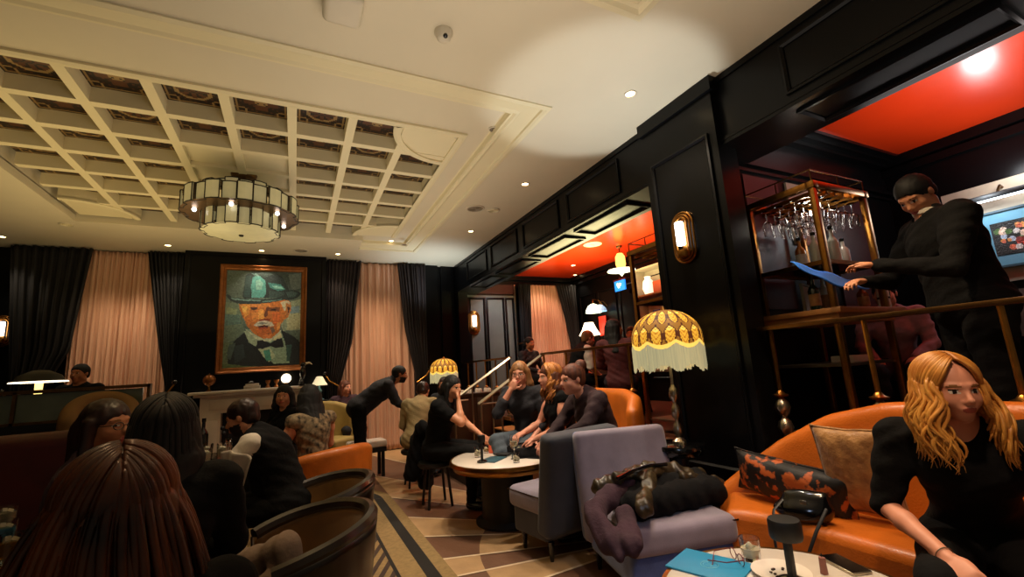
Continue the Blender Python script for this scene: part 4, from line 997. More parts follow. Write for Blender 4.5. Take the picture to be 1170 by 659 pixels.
# foreground table items
menu('bright blue-teal menu with a round emblem on the front table', Vector((1.12, .98, .601)) if False else at(811, 647, z=.601), .19, .25, .35, M['teal'])
tumbler('short tumbler of pale drink on the front marble table', on(T2, 859, 639), M['icew'], .075, .036, .55)
t = pole_lamp('tall black cordless lamp on the front marble table', on(T2, 907, 668), .17, .05, 1.1)
t = thing('saucer', 'white saucer with crumbs beside the black lamp on the front table', 'plate', on(T2, 893, 657)); b = MB(); b.lathe([(0,.004),(.04,.004),(.09,.014),(.092,.016),(.05,.008),(0,.008)], seg=36); b.build('dish', M['marble'], t); b = MB(); [b.box((rnd.uniform(-.03,.03), rnd.uniform(-.03,.03), .011), (.008,.006,.004), rot=(0,0,rnd.random()*3)) for _ in range(6)]; b.build('crumbs', M['wood'], t)
t = thing('phone', 'grey phone with dark screen at the right edge of the front table', 'phone', on(T2, 965, 646), -.35); b = MB(); b.box((0,0,.0045), (.074,.15,.009), bev=.004); b.build('body', M['silver'], t); b = MB(); b.box((0,0,.0095), (.068,.144,.001)); b.build('screen', M['blackg'], t)
t = thing('reading_glasses', 'red-rimmed reading glasses folded on the front table beside the tumbler', 'glasses', on(T2, 843, 643), 1.1)
b = MB()
for s_ in (-1, 1): b.tube([(s_*.03+.024*math.cos(a), 0, .022+.018*math.sin(a)) for a in np.linspace(0,2*PI,18)[:-1]], .0018, 6, closed=True)
b.tube([(-.006,0,.026),(0,0,.03),(.006,0,.026)], .0018, 6); b.build('rims', mat('wine_rim','#6a1a24',.3), t)
for s_ in (-1, 1): b = MB(); b.tube([(s_*.054,0,.03),(s_*.052,.06,.025),(-s_*.02,.1,.008)], .0018, 6); b.build('temple', mat('wine_rim','#6a1a24',.3), t)
t = thing('tea_light', 'small pink candle beside the phone on the front table', 'candle', on(T2, 942, 655)); b = MB(); b.lathe([(0,0),(.012,0),(.01,.05),(0,.05)], seg=14); b.build('body', mat('rose_wax','#8c5a50',.5), t)
b = MB(); b.lathe([(0,.05),(.003,.058),(0,.066)], seg=8); b.build('wick', M['black'], t)

# ---- lavender slipper chairs
def slip_chair(loc, rz, label, seatm, sidem, backm, sd=.29):
    """seat towards +Y"""
    t = thing('slipper_chair', label, 'armchair', loc, rz, 'lavender slipper chairs')
    sdf('seat_cushion', [rb((0,.04+sd,.375),(.29,sd,.03),.05)], .014, seatm, t)
    sdf('seat_base', [rb((0,.02+sd,.23),(.29,sd,.075),.03)], .014, sidem, t)
    th = .2
    R = np.array(Euler((.16, 0, 0)).to_matrix())
    R = R.tolist()
    sdf('backrest', [rb((0,-.06,.52),(.31,.03,.31),.045, R=R)], .014, [backm, sidem], t, mfn=lambda c: (c[:, 1] < -.06+ (-(c[:, 2]-.56)*.16)).astype(int))
    b = MB(); b.tube([(x,y,.425) for x, y in ((-.335,.0),(-.335,.08+2*sd),(.335,.08+2*sd),(.335,.0))], .005, 6); b.build('piping', M['blackg'], t)
    for x, y in ((-.27,2*sd-.02),(.27,2*sd-.02),(-.27,.0),(.27,.0)): b = MB(); b.lathe([(.014,0),(.024,.13),(0,.13)], c=(x,y,0), seg=10); b.build('leg', M['blackg'], t)
    return t
SC1 = (1.92, 3.0); SC2 = (2.12, 2.62)
slip_chair((*SC1, 0), .15, 'dark slate slipper chair facing the middle round table, its back to the viewer', M['lav'], M['lavd'], M['lavd'], .17)
slip_chair((*SC2, 0), 2.9, 'lavender slipper chair heaped with coats in the centre foreground', M['lav'], M['lavbluelit'], M['lav'])

# ---- orange banquettes
def banquette(name, label, path, zs, depth, seat_z, m, cat='sofa', thick=.07, bottom=.1):
    """path: back centre line on plan; depth vector field towards the seat; zs: top heights along path"""
    t = thing(name, label, cat, (0,0,0))
    n = len(path)
    pr = []
    for i in range(n-1):
        a, c = Vector(path[i]), Vector(path[i+1]); k = max(1, int((c-a).length/.03))
        for j in range(k):
            q = a.lerp(c, (j)/k); z = zs[i]+(zs[i+1]-zs[i])*j/k
            pr.append(rc((q.x,q.y,bottom+thick), (q.x,q.y,z-thick), thick*1.15, thick*.8, .03))
    sdf('backrest', pr, .018, m, t, smooth_it=4)
    # seat as polygon prism: offset of the path
    pts = [Vector(p) for p in path]; outl = []
    for i, p in enumerate(pts):
        tg = (pts[min(i+1,n-1)]-pts[max(i-1,0)]).normalized(); nn = Vector((tg.y, -tg.x)); outl.append(p+nn*depth)
    b = MB()
    top = [(p.x, p.y) for p in pts]+[(p.x, p.y) for p in outl[::-1]]
    b.poly([(x, y, .12) for x, y in top], (0, 0, seat_z-.12)); o = b.build('seat', m, t, ang=30)
    q = o.modifiers.new('b', 'BEVEL'); q.width = .05; q.segments = 4; q.limit_method = 'ANGLE'; q.angle_limit = 1.0
    b = MB(); b.poly([(x*.999+.0, y, .0) for x, y in top], (0, 0, .12)); b.build('plinth', M['black'], t)
    return t
banquette('banquette_sofa', 'curved tan-orange leather banquette under the blonde woman, right foreground',
   [(2.62,2.22),(2.72,2.08),(2.79,1.88),(2.82,1.6),(2.83,1.3),(2.83,.9),(2.83,.4),(2.83,-.1)], [.52,.66,.82,.98,1.06,1.08,1.08,1.08], .46, .47, M['orange'])
banquette('banquette_sofa', 'curved orange banquette behind the three seated friends',
   [(2.88,4.95),(2.88,4.3),(2.88,3.8),(2.85,3.45),(2.75,3.2),(2.6,3.08)], [1.08,1.1,1.1,1.1,1.06,.95], .5, .45, M['orange'])

# ---- barrel chairs, left foreground
def barrel_chair(loc, rz, label, s=1, group='dark barrel chairs'):
    t = thing('barrel_chair', label, 'armchair', loc, rz, group)
    def wall(u, v):
        a = -PI*.13+ (PI*1.26)*u; a = a+PI; top = .7-.1*abs(u-.5)**2*4*.9
        z = .36+(top-.36)*v; r = .30+.03*v
        return (r*math.cos(a), r*math.sin(a)*1.0, z)
    b = MB(); b.grid(wall, 40, 10); o = b.build('backrest', M['olive'], t, ang=180)
    q = o.modifiers.new('s', 'SOLIDIFY'); q.thickness = .045; q.offset = 0
    b = MB(); b.grid(lambda u, v: tuple(c*(1.09 if i < 2 else 1) for i, c in enumerate(wall(u, v))), 40, 10); o = b.build('outer_shell', mat('dark_brown_leather','#1c120a',.3,var=.2,coat=.3), t, ang=180); q = o.modifiers.new('s', 'SOLIDIFY'); q.thickness = .015
    b = MB(); b.tube([Vector(wall(u, 1))+Vector((0,0,.012)) for u in np.linspace(0,1,40)], .032, 8); b.build('top_roll', mat('dark_brown_leather','#1c120a',.3), t)
    sdf('seat_cushion', [rb((0,.02,.4),(.2,.2,.03),.05)], .016, M['olive'], t)
    b = MB(); b.lathe([(.0,.14),(.26,.14),(.3,.25),(.31,.37),(0,.37)], seg=32); b.build('base', mat('dark_brown_leather','#1c120a',.3), t)
    for a in (.8,2.3,3.9,5.5): b = MB(); b.tube([(.2*math.cos(a),.2*math.sin(a),.16),(.25*math.cos(a),.25*math.sin(a),0)], [.02,.012], 8); b.build('leg', M['brassd'], t)
    return t
barrel_chair((.02, 2.42, 0), 1.75, 'nearer dark barrel chair with a grey-brown coat in it, left foreground')
barrel_chair((.13, 3.2, 0), 1.7, 'farther dark barrel chair at the carpet edge')
# ================================================================ PEOPLE
def rotm(rx=0, ry=0, rz=0): return Euler((rx, ry, rz)).to_matrix()
SIT = dict(pelvis=(0,0,.55), waist=(0,-.01,.72), chest=(0,-.02,.9), neck=(0,0,1.06), head=(0,.035,1.2), shR=(.175,-.01,1.0), shL=(-.175,-.01,1.0), elR=(.23,.08,.76), elL=(-.23,.08,.76), wrR=(.13,.31,.7), wrL=(-.13,.31,.7),
   hipR=(.09,.02,.54), hipL=(-.09,.02,.54), knR=(.12,.46,.53), knL=(-.12,.46,.53), anR=(.12,.42,.09), anL=(-.12,.42,.09))
STAND = dict(pelvis=(0,0,.95), waist=(0,0,1.12), chest=(0,.0,1.3), neck=(0,.01,1.48), head=(0,.035,1.62), shR=(.19,0,1.42), shL=(-.19,0,1.42), elR=(.25,-.01,1.13), elL=(-.25,-.01,1.13), wrR=(.24,.1,.89), wrL=(-.24,.1,.89),
   hipR=(.09,0,.93), hipL=(-.09,0,.93), knR=(.1,.02,.5), knL=(-.1,.02,.5), anR=(.11,-.02,.09), anL=(-.11,-.02,.09))
UP = ('waist','chest','neck','head','shR','shL','elR','elL','wrR','wrL')
def hand_prims(w, e, side, curl=.5, palm=None, s=1, k=.004):
    """hand past the wrist w coming from elbow e; side +1 right, -1 left; palm = direction the palm faces"""
    w, e = Vector(w), Vector(e); f = (w-e).normalized(); pn = Vector(palm or (0,0,-1)); pn = (pn-f*pn.dot(f)).normalized(); x = f.cross(pn).normalized()*side
    out = []; pc = w+f*.045*s
    R = np.array([[x.x, f.x, pn.x],[x.y, f.y, pn.y],[x.z, f.z, pn.z]])
    out.append(el(pc, (.04*s,.055*s,.017*s), .012, R=R.tolist()))
    out.append(rb(w+f*.055*s, (.022*s,.022*s,.003*s), .011*s, .012, R=R.tolist()))
    for i, (dx, L_) in enumerate(((-.03,.072),(-.01,.08),(.01,.074),(.029,.058))):
        a = w+f*.088*s+x*dx*s; c = curl*(1+.12*i)
        p, d = a, f.copy()
        for j, (ll, r0, r1) in enumerate(((.45,.0088,.0082),(.3,.0082,.0076),(.25,.0076,.0066))):
            ang = c*(.75 if j == 0 else .9); d = (d*math.cos(ang)+pn*math.sin(ang)).normalized() if j == 0 else (d*math.cos(ang)+(pn-d*pn.dot(d)).normalized()*math.sin(ang)).normalized()
            q = p+d*L_*ll*s; out.append(rc(p, q, r0*s, r1*s, k)); p = q
    a = w+f*.025*s-x*.03*s; q = a+(f*.03-x*.03+pn*.012)*s; out.append(rc(a, q, .0125*s, .0105*s, .008)); out.append(rc(q, q+(f*.032-x*.008+pn*.008)*s, .0102*s, .0085*s, k))
    return out
def head_prims(H, R, s=1, jaw=0, fem=True):
    """R: 3x3 mathutils matrix for the head; local x right, y forward, z up"""
    Rl = [[R[i][j] for j in range(3)] for i in range(3)]
    g = lambda x, y, z: Vector(H)+R @ Vector((x*s, y*s, z*s))
    E = lambda c, r, k=.015, sub=False: el(g(*c), tuple(q*s for q in r), k*s, sub, Rl)
    o = [E((0,-.012,.03),(.074,.093,.087)), E((0,.022,-.015),(.062,.07,.082),.02), E((0,.045,-.08),(.03,.036,.03),.03), E((0,.062,-.095),(.019,.017,.016),.014)]
    for sx in (-1, 1):
        o += [E((sx*.036,.05,-.03),(.027,.03,.028),.02), E((sx*.052,.0,-.06),(.016,.035,.025),.025)]
        o += [rc(g(sx*.012,.084,.024), g(sx*.046,.07,.026), .0075*s, .0055*s, .012*s)]
        o += [E((sx*.031,.098,.004),(.017,.016,.011),.012,True)]
        o += [E((sx*.031,.073,.003),(.0125,.0125,.012),.002)]
        o += [E((sx*.078,-.008,-.002),(.009,.018,.03),.006)]
    o += [rc(g(0,.083,.012), g(0,.106,-.026), .0075*s, .0115*s, .010*s), E((-.012,.092,-.031),(.008,.009,.007),.006), E((.012,.092,-.031),(.008,.009,.007),.006)]
    o += [E((0,.082,-.055),(.026,.014,.02),.015), E((0,.0935,-.055),(.021,.0075,.0048),.004), E((0,.0925,-.0645),(.018,.008,.0055),.004), E((0,.102,-.0595),(.02,.004,.0014),.003,True)]
    return o
def person(name_label, loc, rz, base='sit', J={}, lean=0, side=0, twist=0, scale=1, hy=0, hp=0, hr=0, hair=('short','hblack'), skin='skin', shirt=('navyc','long'), pants='blackc', shoes=True,
           vox=.008, cvox=.012, curl=(.5,.5), palm=((0,0,-1),(0,0,-1)), fem=True, bulk=1, skirt=None, face=True, hand=(True,True), extra=None, group=None, beard=None, collar=None, vest=None, vneck=False, lower=True, z=0, cskin=True):
    t = thing('person', name_label, 'person', (loc[0], loc[1], loc[2] if len(loc) > 2 else z), rz, group)
    t.scale = (scale,)*3
    P = {k: Vector(v) for k, v in (SIT if base == 'sit' else STAND).items()}
    pv = P['pelvis']; Rl = rotm(-lean, side, twist)
    for k in UP: P[k] = pv+Rl @ (P[k]-pv)
    for k, v in J.items(): P[k] = Vector(v)
    Rh = rotm(-lean*.5+hp, side*.3+hr, hy)
    f = .93 if fem else 1.06
    b = bulk
    tor = [el(P['pelvis'], (.165*b,.12*b,.11), .05), rc(P['pelvis'], P['waist'], .12*b*f, .105*b*f, .06), rc(P['waist'], P['chest'], .105*b*f, .115*b*f, .06)]
    Rc = Rl; RcL = [[Rc[i][j] for j in range(3)] for i in range(3)]
    tor += [el(P['chest']+Rl @ Vector((0,.0,.0)), (.155*b*f,.105*b,.16), .05, R=RcL), rc(P['shR'], P['shL'], .055*b, .055*b, .06), rc(P['chest'], P['neck'], .08*b, .058, .05)]
    if fem: tor += [el(P['chest']+Rl @ Vector((sx*.07,.085,-.02)), (.06,.05,.06), .04) for sx in (-1, 1)]
    arms = {}
    for S_ in 'RL':
        a, e, w = P['sh'+S_], P['el'+S_], P['wr'+S_]
        m = a.lerp(e, .4); arms[S_] = ([rc(a, m, .052*b, .046*b, .03), rc(m, e, .046*b, .037, .03)], [rc(e, e.lerp(w, .35), .038, .036, .02), rc(e.lerp(w, .35), w, .036, .024, .02)])
    legs = []
    low = []
    for S_ in 'RL':
        h, k_, a = P['hip'+S_], P['kn'+S_], P['an'+S_]
        if not lower: continue
        legs += [rc(h, k_, .092*b, .06, .03), rc(k_, k_.lerp(a, .3), .057, .056, .03), rc(k_.lerp(a, .3), a, .056, .038, .03)]
        fd = Vector(((a.x-h.x)*.25, 1, 0)).normalized()
        low.append([rc(a+Vector((0,-.02,-.045)), a+fd*.13+Vector((0,0,-.06)), .034, .026, .02), el(a+fd*.07+Vector((0,0,-.055)), (.04,.09,.028), .02)])
    neck = [rc(P['neck']+Rl @ Vector((0,-.01,-.02)), P['head']+Rh @ Vector((0,-.015,-.06)), .056 if fem else .064, .05 if fem else .058, .025)]
    body = tor+neck+head_prims(P['head'], Rh, 1, fem=fem)
    for S_ in 'RL': body += arms[S_][0]+arms[S_][1]
    body += legs+[q for l in low for q in l]
    for i, S_ in enumerate('RL'):
        if hand[i]: body += hand_prims(P['wr'+S_], P['el'+S_], 1 if S_ == 'R' else -1, curl[i], palm[i])
    H = np.array(P['head']); Rn = np.array([[Rh[i][j] for j in range(3)] for i in range(3)])
    def mf(c):
        q = (c-H) @ Rn; x, y, z_ = q[:, 0], q[:, 1], q[:, 2]; o = np.zeros(len(c), int)
        fr = y > .06
        o[fr & (y > .085) & (abs(x) < .021) & (z_ < -.0505) & (z_ > -.0705) & (((x/.0215)**2+((z_+.0605)/.0105)**2) < 1)] = 1
        ex = (abs(x)-.031)
        eye = fr & ((ex/.0145)**2+((z_-.003)/.0058)**2 < 1); o[eye] = 2
        o[eye & ((ex/.0062)**2+((z_-.003)/.0062)**2 < 1)] = 3
        o[fr & ((ex/.016)**2+((z_-.0095)/.0022)**2 < 1)] = 3
        o[fr & (abs(abs(x)-.032) < .0175) & (abs(z_-(.0255-abs(abs(x)-.03)*.12)) < .0034)] = 4
        if beard:
            o[(y > -.0) & (z_ < -.035) & (z_ > -.12) & ((y < .082) | (z_ < -.073)) & (o == 0) & (abs(x) < .08) & (z_ < -.035-.3*np.maximum(0, .05-abs(x)))] = 4
            o[(y > .08) & (abs(z_+.047) < .005) & (abs(x) < .026)] = 4
        return o
    sk = M[skin]
    sdf('body', body, vox, [sk, M['lip'], M['eyew'], M['iris'], M['brow'] if not beard else M['hblack']], t, mfn=mf if face else None)
    # ---- clothes
    sm, sl = shirt
    pr = infl(tor, .016); pr = [q for q in pr]
    if sl in ('long','short','threeq','elbow'):
        for S_ in 'RL':
            pr += infl(arms[S_][0], .015)
            if sl == 'long': pr += infl(arms[S_][1], .013)
            if sl == 'threeq': e, w = P['el'+S_], P['wr'+S_]; pr += [rc(e, e.lerp(w, .45), .055, .05, .02)]
            if sl == 'short':
                pr = pr[:-2]; a, e = P['sh'+S_], P['el'+S_]; pr += [rc(a, a.lerp(e, .5), .07*b, .062*b, .03)]
    # neckline opening
    pr += [el(P['neck']+Rl @ Vector((0,.05,.045)), (.062,.075,.06), .015, True)]
    if vneck: pr += [rc(P['neck']+Vector((0,.06,0)), P['neck'].lerp(P['chest'],.62)+Vector((0,.16,0)), .055, .02, .01, True)]
    hip_d = .012
    rnd_ = random.Random(int(abs(loc[0]*97+loc[1]*31)))
    p1, p2 = rnd_.uniform(0, 6), rnd_.uniform(0, 6)
    fold = lambda X, Y, Z: .0035*np.sin(X*38+Z*46+p1)*np.sin(Y*30-Z*22+p2)+.002*np.sin(Z*90+X*50+p2)
    sdf('shirt' if not extra or extra != 'jacket' else 'jacket', pr, cvox, M[sm], t, disp=fold)
    if vest: sdf('waistcoat', infl(tor, .026)+[el(P['neck']+Rl @ Vector((0,.06,.02)), (.075,.09,.11), .015, True)]+[el(P['sh'+S_]+(P['sh'+S_]-P['chest']).normalized()*.07, (.075,.09,.09), .01, True) for S_ in 'RL'], cvox, M[vest], t, disp=fold)
    if lower and pants:
        pr = [el(P['pelvis'], (.18*b,.135*b,.1), .04)]+infl(legs, .012)
        if skirt: 
            pr = [el(P['pelvis'], (.18,.14,.12), .05)]+[rc(P['hip'+S_], P['kn'+S_], .115, .085, .09) for S_ in 'RL']+[rc(P['knR'], P['knL'], .07, .07, .06)]
        sdf('trousers' if not skirt else 'skirt', pr, cvox, M[pants], t, disp=fold)
        if shoes:
            for l in low: sdf('shoe', infl(l, .006), .01, M['blackg'], t)
    # ---- hair
    style, hm = hair
    g = lambda x, y, z_: P['head']+Rh @ Vector((x, y, z_))
    RhL = [[Rh[i][j] for j in range(3)] for i in range(3)]
    E = lambda c, r, k=.012, sub=False: el(g(*c), r, k, sub, RhL)
    cap = [E((0,-.018,.038),(.084,.102,.092))]
    facecut = [E((0,.115,-.035),(.062,.075,.09),.012,True)]
    hp_ = None
    if style == 'short': hp_ = cap+[E((0,-.05,-.01),(.074,.062,.07))]+[E((0,.11,-.045),(.1,.085,.1),.012,True), E((0,.0,-.115),(.12,.2,.06),.01,True)]
    elif style == 'thin': hp_ = [E((0,-.03,.028),(.08,.094,.09))]+[E((0,.09,-.03),(.11,.075,.13),.012,True), E((0,.0,-.115),(.12,.2,.06),.01,True)]
    elif style in ('long','wavy','sleek'):
        L_ = .3 if style != 'wavy' else .26
        hp_ = cap+[E((0,-.045,-.03),(.086,.075,.1))]
        n = 9
        for i in range(n):
            a = PI*(-.08+1.16*i/(n-1)); x, y = .08*math.cos(a), -.02-.075*math.sin(a)
            top = g(x*.95, y, .02); m1 = g(x*1.15, y*1.0-.01, -.1); 
            d_ = (P['neck']-P['head']).normalized()
            m2 = P['head']+d_*L_+Rh @ Vector((x*1.25, y*.9-.01, 0))
            hp_ += [rc(top, m1, .03, .031, .02), rc(m1, m2, .031, .02, .025)]
        hp_ += facecut
    elif style == 'bob':
        hp_ = cap+[E((0,-.045,-.03),(.09,.08,.1))]+[rc(g(sx*.078,.0,.02), g(sx*.088,.0,-.12), .026, .024, .02) for sx in (-1, 1)]+[rc(g(sx*.05,-.08,0), g(sx*.055,-.09,-.14), .035, .03, .03) for sx in (-1, 1)]+facecut
    elif style == 'bun':
        hp_ = cap+[E((0,-.05,-.005),(.074,.06,.07)), E((0,-.1,.105),(.05,.048,.046),.008), E((0,.11,-.045),(.1,.085,.1),.012,True), E((0,.0,-.115),(.12,.2,.06),.01,True)]
    if hp_:
        az = lambda X, Y, Z: .0022*np.sin(70*np.arctan2(X-P['head'].x, -(Y-P['head'].y)+.001)+Z*14)
        sdf('hair', hp_, max(.006, vox), M[hm], t, disp=az)
    return t, P, Rh
def face_to(fx, fy): return math.atan2(-fx, fy)

# P8 the blonde woman, right foreground
BW_LOC = (2.5, .93)
bw, BP, BR = person('frowning blonde woman with long wavy hair in a black top, leaning forward on orange sofa', (*BW_LOC, .0), face_to(-.93,-.36), J=dict(
   head=(.0,.29,1.17), neck=(-.01,.21,1.04), chest=(0,.13,.88), waist=(0,.04,.7), shR=(.185,.17,.97), shL=(-.195,.17,.97), elR=(.27,.2,.7), elL=(-.3,.2,.71), wrR=(.1,.42,.6), wrL=(-.14,.45,.6), knR=(.13,.45,.52), knL=(-.17,.46,.52), anR=(.15,.45,.09), anL=(-.18,.45,.09)),
   hy=.5, hp=-.1, hr=.0, hair=(None,'hblond'), skin='skinp', shirt=('blackc','elbow'), vneck=True, pants='blackc', vox=.0055, cvox=.009, bulk=1.08, palm=((-.6,0,-.8),(.6,0,-.8)), curl=(.6,.5))
def strand_hair(t, P, Rh, m, n=120, L_=.3, wave=.015, r=.008, vis=(50, 180), part=0, flare=.03, seed=3, name='hair', front=.05, waves=2.2, base=True, grad=0):
    R_ = random.Random(seed); b = MB(); H = P['head']
    g = lambda x, y, z_: H+Rh @ Vector((x, y, z_))
    down = Vector((0, 0, -1))
    for i in range(n):
        sgn = 1 if i % 2 else -1
        phi = math.radians(R_.uniform(*vis))*sgn
        lay = R_.uniform(0, .012); pts = []; K = 26; rx, ry, rz_ = .083+lay, .1+lay, .096+lay*.6
        ph0 = R_.uniform(0, 6.28); w1 = wave*R_.uniform(.6, 1.3); zq = R_.uniform(-.45, .0); ll = L_*R_.uniform(.75, 1.08); fl = flare*R_.uniform(.3, 1.4)
        for k in range(K+1):
            s = k/K
            if s < .38:
                ap = abs(math.degrees(phi)); al = math.radians(54+(ap-50)/130*94); q0 = Vector((.04*sgn+part*8*max(0, 1-(ap-50)/90)*.1, math.cos(al), math.sin(al))).normalized(); q1 = Vector((math.sin(phi), math.cos(phi), zq)).normalized()
                v = q0.slerp(q1, min(1, s/.37)) if q0.angle(q1) > .01 else q1
                p = g(rx*v.x, -.018+ry*v.y, .038+rz_*v.z)
                e = p; 
            else:
                u = (s-.38)/.62; q = Vector((math.sin(phi), math.cos(phi)*.5, 0)); q = Rh @ q
                p = e+down*ll*u+q*(fl*(1-math.exp(-2.4*u)))+(Rh @ Vector((0, front*u*(1 if abs(phi) < 1.9 else .1), 0)))
                wv = w1*min(1, u*3)*math.sin(u*waves*2*PI+ph0*.4+(1 if sgn > 0 else 0)); tv = Rh @ Vector((math.cos(phi), -math.sin(phi)*1, 0))
                p = p+tv*wv+q*(w1*.7*min(1, u*3)*math.cos(u*waves*2*PI+ph0*.4))
            pts.append(p)
        rr = [r*(.5+.5*min(1, k/6))*(1 if k < K-5 else max(.12, (K-k)/5)) for k in range(K+1)]
        b.tube(pts, rr, 6, flat=.75)
    return b.build(name, m, t, ang=180)
strand_hair(bw, BP, BR, mat('blonde_strands', '#dba04a', .38, col2='#b06f2c', scale=14), n=460, L_=.27, wave=.017, r=.0082, vis=(50, 180), part=-.02, flare=.034, front=.05, waves=1.5)
t = thing('x','x','x') if False else None
b = MB(); wr = BP['wrR']; ax_ = (BP['elR']-BP['wrR']).normalized(); u_ = ax_.orthogonal().normalized(); v_ = ax_.cross(u_)
b.tube([wr+ax_*.02+(u_*math.cos(a)+v_*math.sin(a))*.029 for a in np.linspace(0, 2*PI, 24)[:-1]], .0018, 6, closed=True); b.build('bracelet', M['silver'], bw)
b = MB(); q = BR @ Vector((-.08, 0, -.035)); b.sphere(BP['head']+BR @ Vector((.083, .005, -.035)), .005, 8); b.build('earring', M['silver'], bw)

# P9 bartender
p9 = at(1047, 222, d=2.88)
# ---- middle group
def sitter(nm, px, py, d, fdir, **k):
    """place so that the head centre projects to the pixel"""
    p = at(px, py, d=d); rz = face_to(*fdir); J = k.pop('J', {}); sc = k.get('scale', 1); base = k.get('base', 'sit'); zb = k.get('z', 0)
    P = {q: Vector(v) for q, v in (SIT if base == 'sit' else STAND).items()}; pv = P['pelvis']; hd = J.get('head')
    hd = Vector(hd) if hd else pv+rotm(-k.get('lean', 0), k.get('side', 0), k.get('twist', 0)) @ (P['head']-pv)
    w_ = Matrix.Rotation(rz, 3, 'Z') @ hd*sc
    return person(nm, (p.x-w_.x, p.y-w_.y, zb), rz, J=J, **k)
T_ = {}
bar, Pb, Rb = sitter('bartender in dark suit and pale collar bending over the drinks trolley behind the rail', 1045, 219, 2.62, (-.75,.66), base='stand', z=PZ, scale=1.0, lean=.16, hy=.45, hp=-.6, hair=('short','hblack'), shirt=('blackc','long'), pants='blackc', fem=False, skin='skin', bulk=1.22,
   J=dict(elR=(.33,.2,1.15), wrR=(.2,.4,1.15), elL=(-.3,.22,1.12), wrL=(-.1,.45,1.2)), vox=.009)
b = MB(); b.tube([Pb['neck']+Vector((.066*math.cos(a), .066*math.sin(a)+.0, .02+.012*math.sin(a))) for a in np.linspace(0, 2*PI, 20)[:-1]], .011, 6, closed=True, flat=1.6); b.build('collar', M['white'], bar)
T_['chin'], PA, RA = sitter('black-haired person in black, face in hand, sitting left of the middle round table', 517, 440, 4.75, (.75,-.66), lean=.28, hair=('bob','hblack'), skin='skin', shirt=('blackc','short'), pants='blackc', scale=1.02, hy=-.35, hp=.0,
   J=dict(elR=(.16,.36,.82), wrR=(.06,.3,1.03), elL=(-.24,.26,.76), wrL=(-.12,.46,.66)), vox=.008, curl=(.9,.4), palm=((0,-1,.3),(0,0,-1)))
T_['specs'], PB_, RB_ = sitter('woman with glasses, hand at her mouth, in dark cardigan and grey jeans', 594, 434, 4.75, (-.8,-.6), lean=.12, hair=('long','hgrey'), skin='skinp', shirt=('navyc','threeq'), pants='denim', hy=.25, hp=-.05, scale=1.08,
   J=dict(elR=(.17,.3,.83), wrR=(.04,.24,1.05), elL=(-.25,.12,.74), wrL=(-.22,.36,.62), knR=(.1,.46,.6), anR=(-.12,.62,.3), knL=(-.12,.45,.5)), vox=.008, curl=(1.1,.5), palm=((0,-1,.2),(0,0,-1)))
def specs(t, P, R):
    g = lambda x, y, z_: P['head']+R @ Vector((x, y, z_)); b = MB()
    for s_ in (-1, 1): b.tube([g(s_*.032+.024*math.cos(a), .1, .002+.016*math.sin(a)) for a in np.linspace(0, 2*PI, 16)[:-1]], .002, 6, closed=True); b.tube([g(s_*.056, .098, .006), g(s_*.08, .0, .006)], .002, 6)
    b.tube([g(-.008, .1, .006), g(.008, .1, .006)], .002, 6); b.build('glasses', M['blackg'], t)
specs(T_['specs'], PB_, RB_)
T_['blond'], PC_, RC_ = sitter('woman with wavy strawberry-blonde hair in black vest top, in profile between her two friends', 628, 436, 4.35, (-.95,.2), lean=.1, hair=('wavy','hauburn'), skin='skinp', shirt=('blackc','none'), pants='blackc', hy=.05, scale=1.04,
   J=dict(elR=(.22,.16,.75), wrR=(.1,.36,.7)), vox=.008)
strand_hair(T_['blond'], PC_, RC_, mat('strawberry_strands', '#c9853c', .4, col2='#8f4f22', scale=14), n=110, L_=.24, wave=.018, r=.011, vis=(62,180), flare=.02, front=.03, seed=5, name='hair_locks')
T_['bun'], PD_, RD_ = sitter('woman with auburn top bun and dark plum top, leaning in, in profile', 654, 436, 3.85, (-.98,.1), lean=.42, hair=('bun','hauburn'), skin='skinp', shirt=('plum','long'), pants='blackc', hy=.05, hp=.12, scale=1.08,
   J=dict(elR=(.22,.3,.8), wrR=(.08,.52,.68), elL=(-.22,.32,.8), wrL=(-.08,.54,.68)), vox=.008)
# ---- far middle
T_['hood'], _, _ = sitter('person in a beige hooded fleece seen from behind, leaning over the far table', 483, 434, 6.0, (.55,.83), lean=.45, hair=('short','hbrown'), skin='skin', shirt=('beige','long'), pants='denim', hy=.1, hp=-.2, face=False, vox=.009, bulk=1.12)
T_['behindhood'], _, _ = sitter('brown-haired head and blue top just right of the beige fleece', 507, 431, 6.9, (-.6,-.8), hair=('bob','hbrown'), shirt=('navyc','long'), vox=.01, cvox=.014, scale=.97)
T_['waiter'], _, _ = sitter('waiter in dark shirt bending forward to the far table', 457, 430, 6.3, (1,-.1), base='stand', lean=.95, hair=('short','hblack'), skin='skind', shirt=('navyc','long'), pants='blackc', fem=False, vox=.009, hp=.35, beard=True, bulk=1.05,
   J=dict(head=(0,.56,1.36), neck=(0,.46,1.29), elR=(.24,.5,.98), wrR=(.15,.78,.84), elL=(-.24,.5,.98), wrL=(-.15,.78,.84)))
T_['curtainwoman'], _, _ = sitter('woman in dark red checked shirt sitting by the right curtain, arms folded', 395, 442, 7.6, (.25,-.97), hair=('bob','hauburn'), skin='skinp', shirt=('wined','threeq'), pants='navyc', hy=.4, vox=.009,
   J=dict(elR=(.22,.12,.76), wrR=(-.06,.26,.74), elL=(-.22,.12,.76), wrL=(.06,.28,.76)))
T_['orangep'], _, _ = sitter('person in an orange top half hidden behind the bending waiter', 449, 461, 6.6, (.6,-.8), hair=('short','hbrown'), shirt=('orange','long'), scale=.9, vox=.01, cvox=.014, J=dict(head=(0,.2,1.05), neck=(0,.16,.95), chest=(0,.1,.82), shR=(.17,.12,.88), shL=(-.17,.12,.88))) if False else (None, None, None)
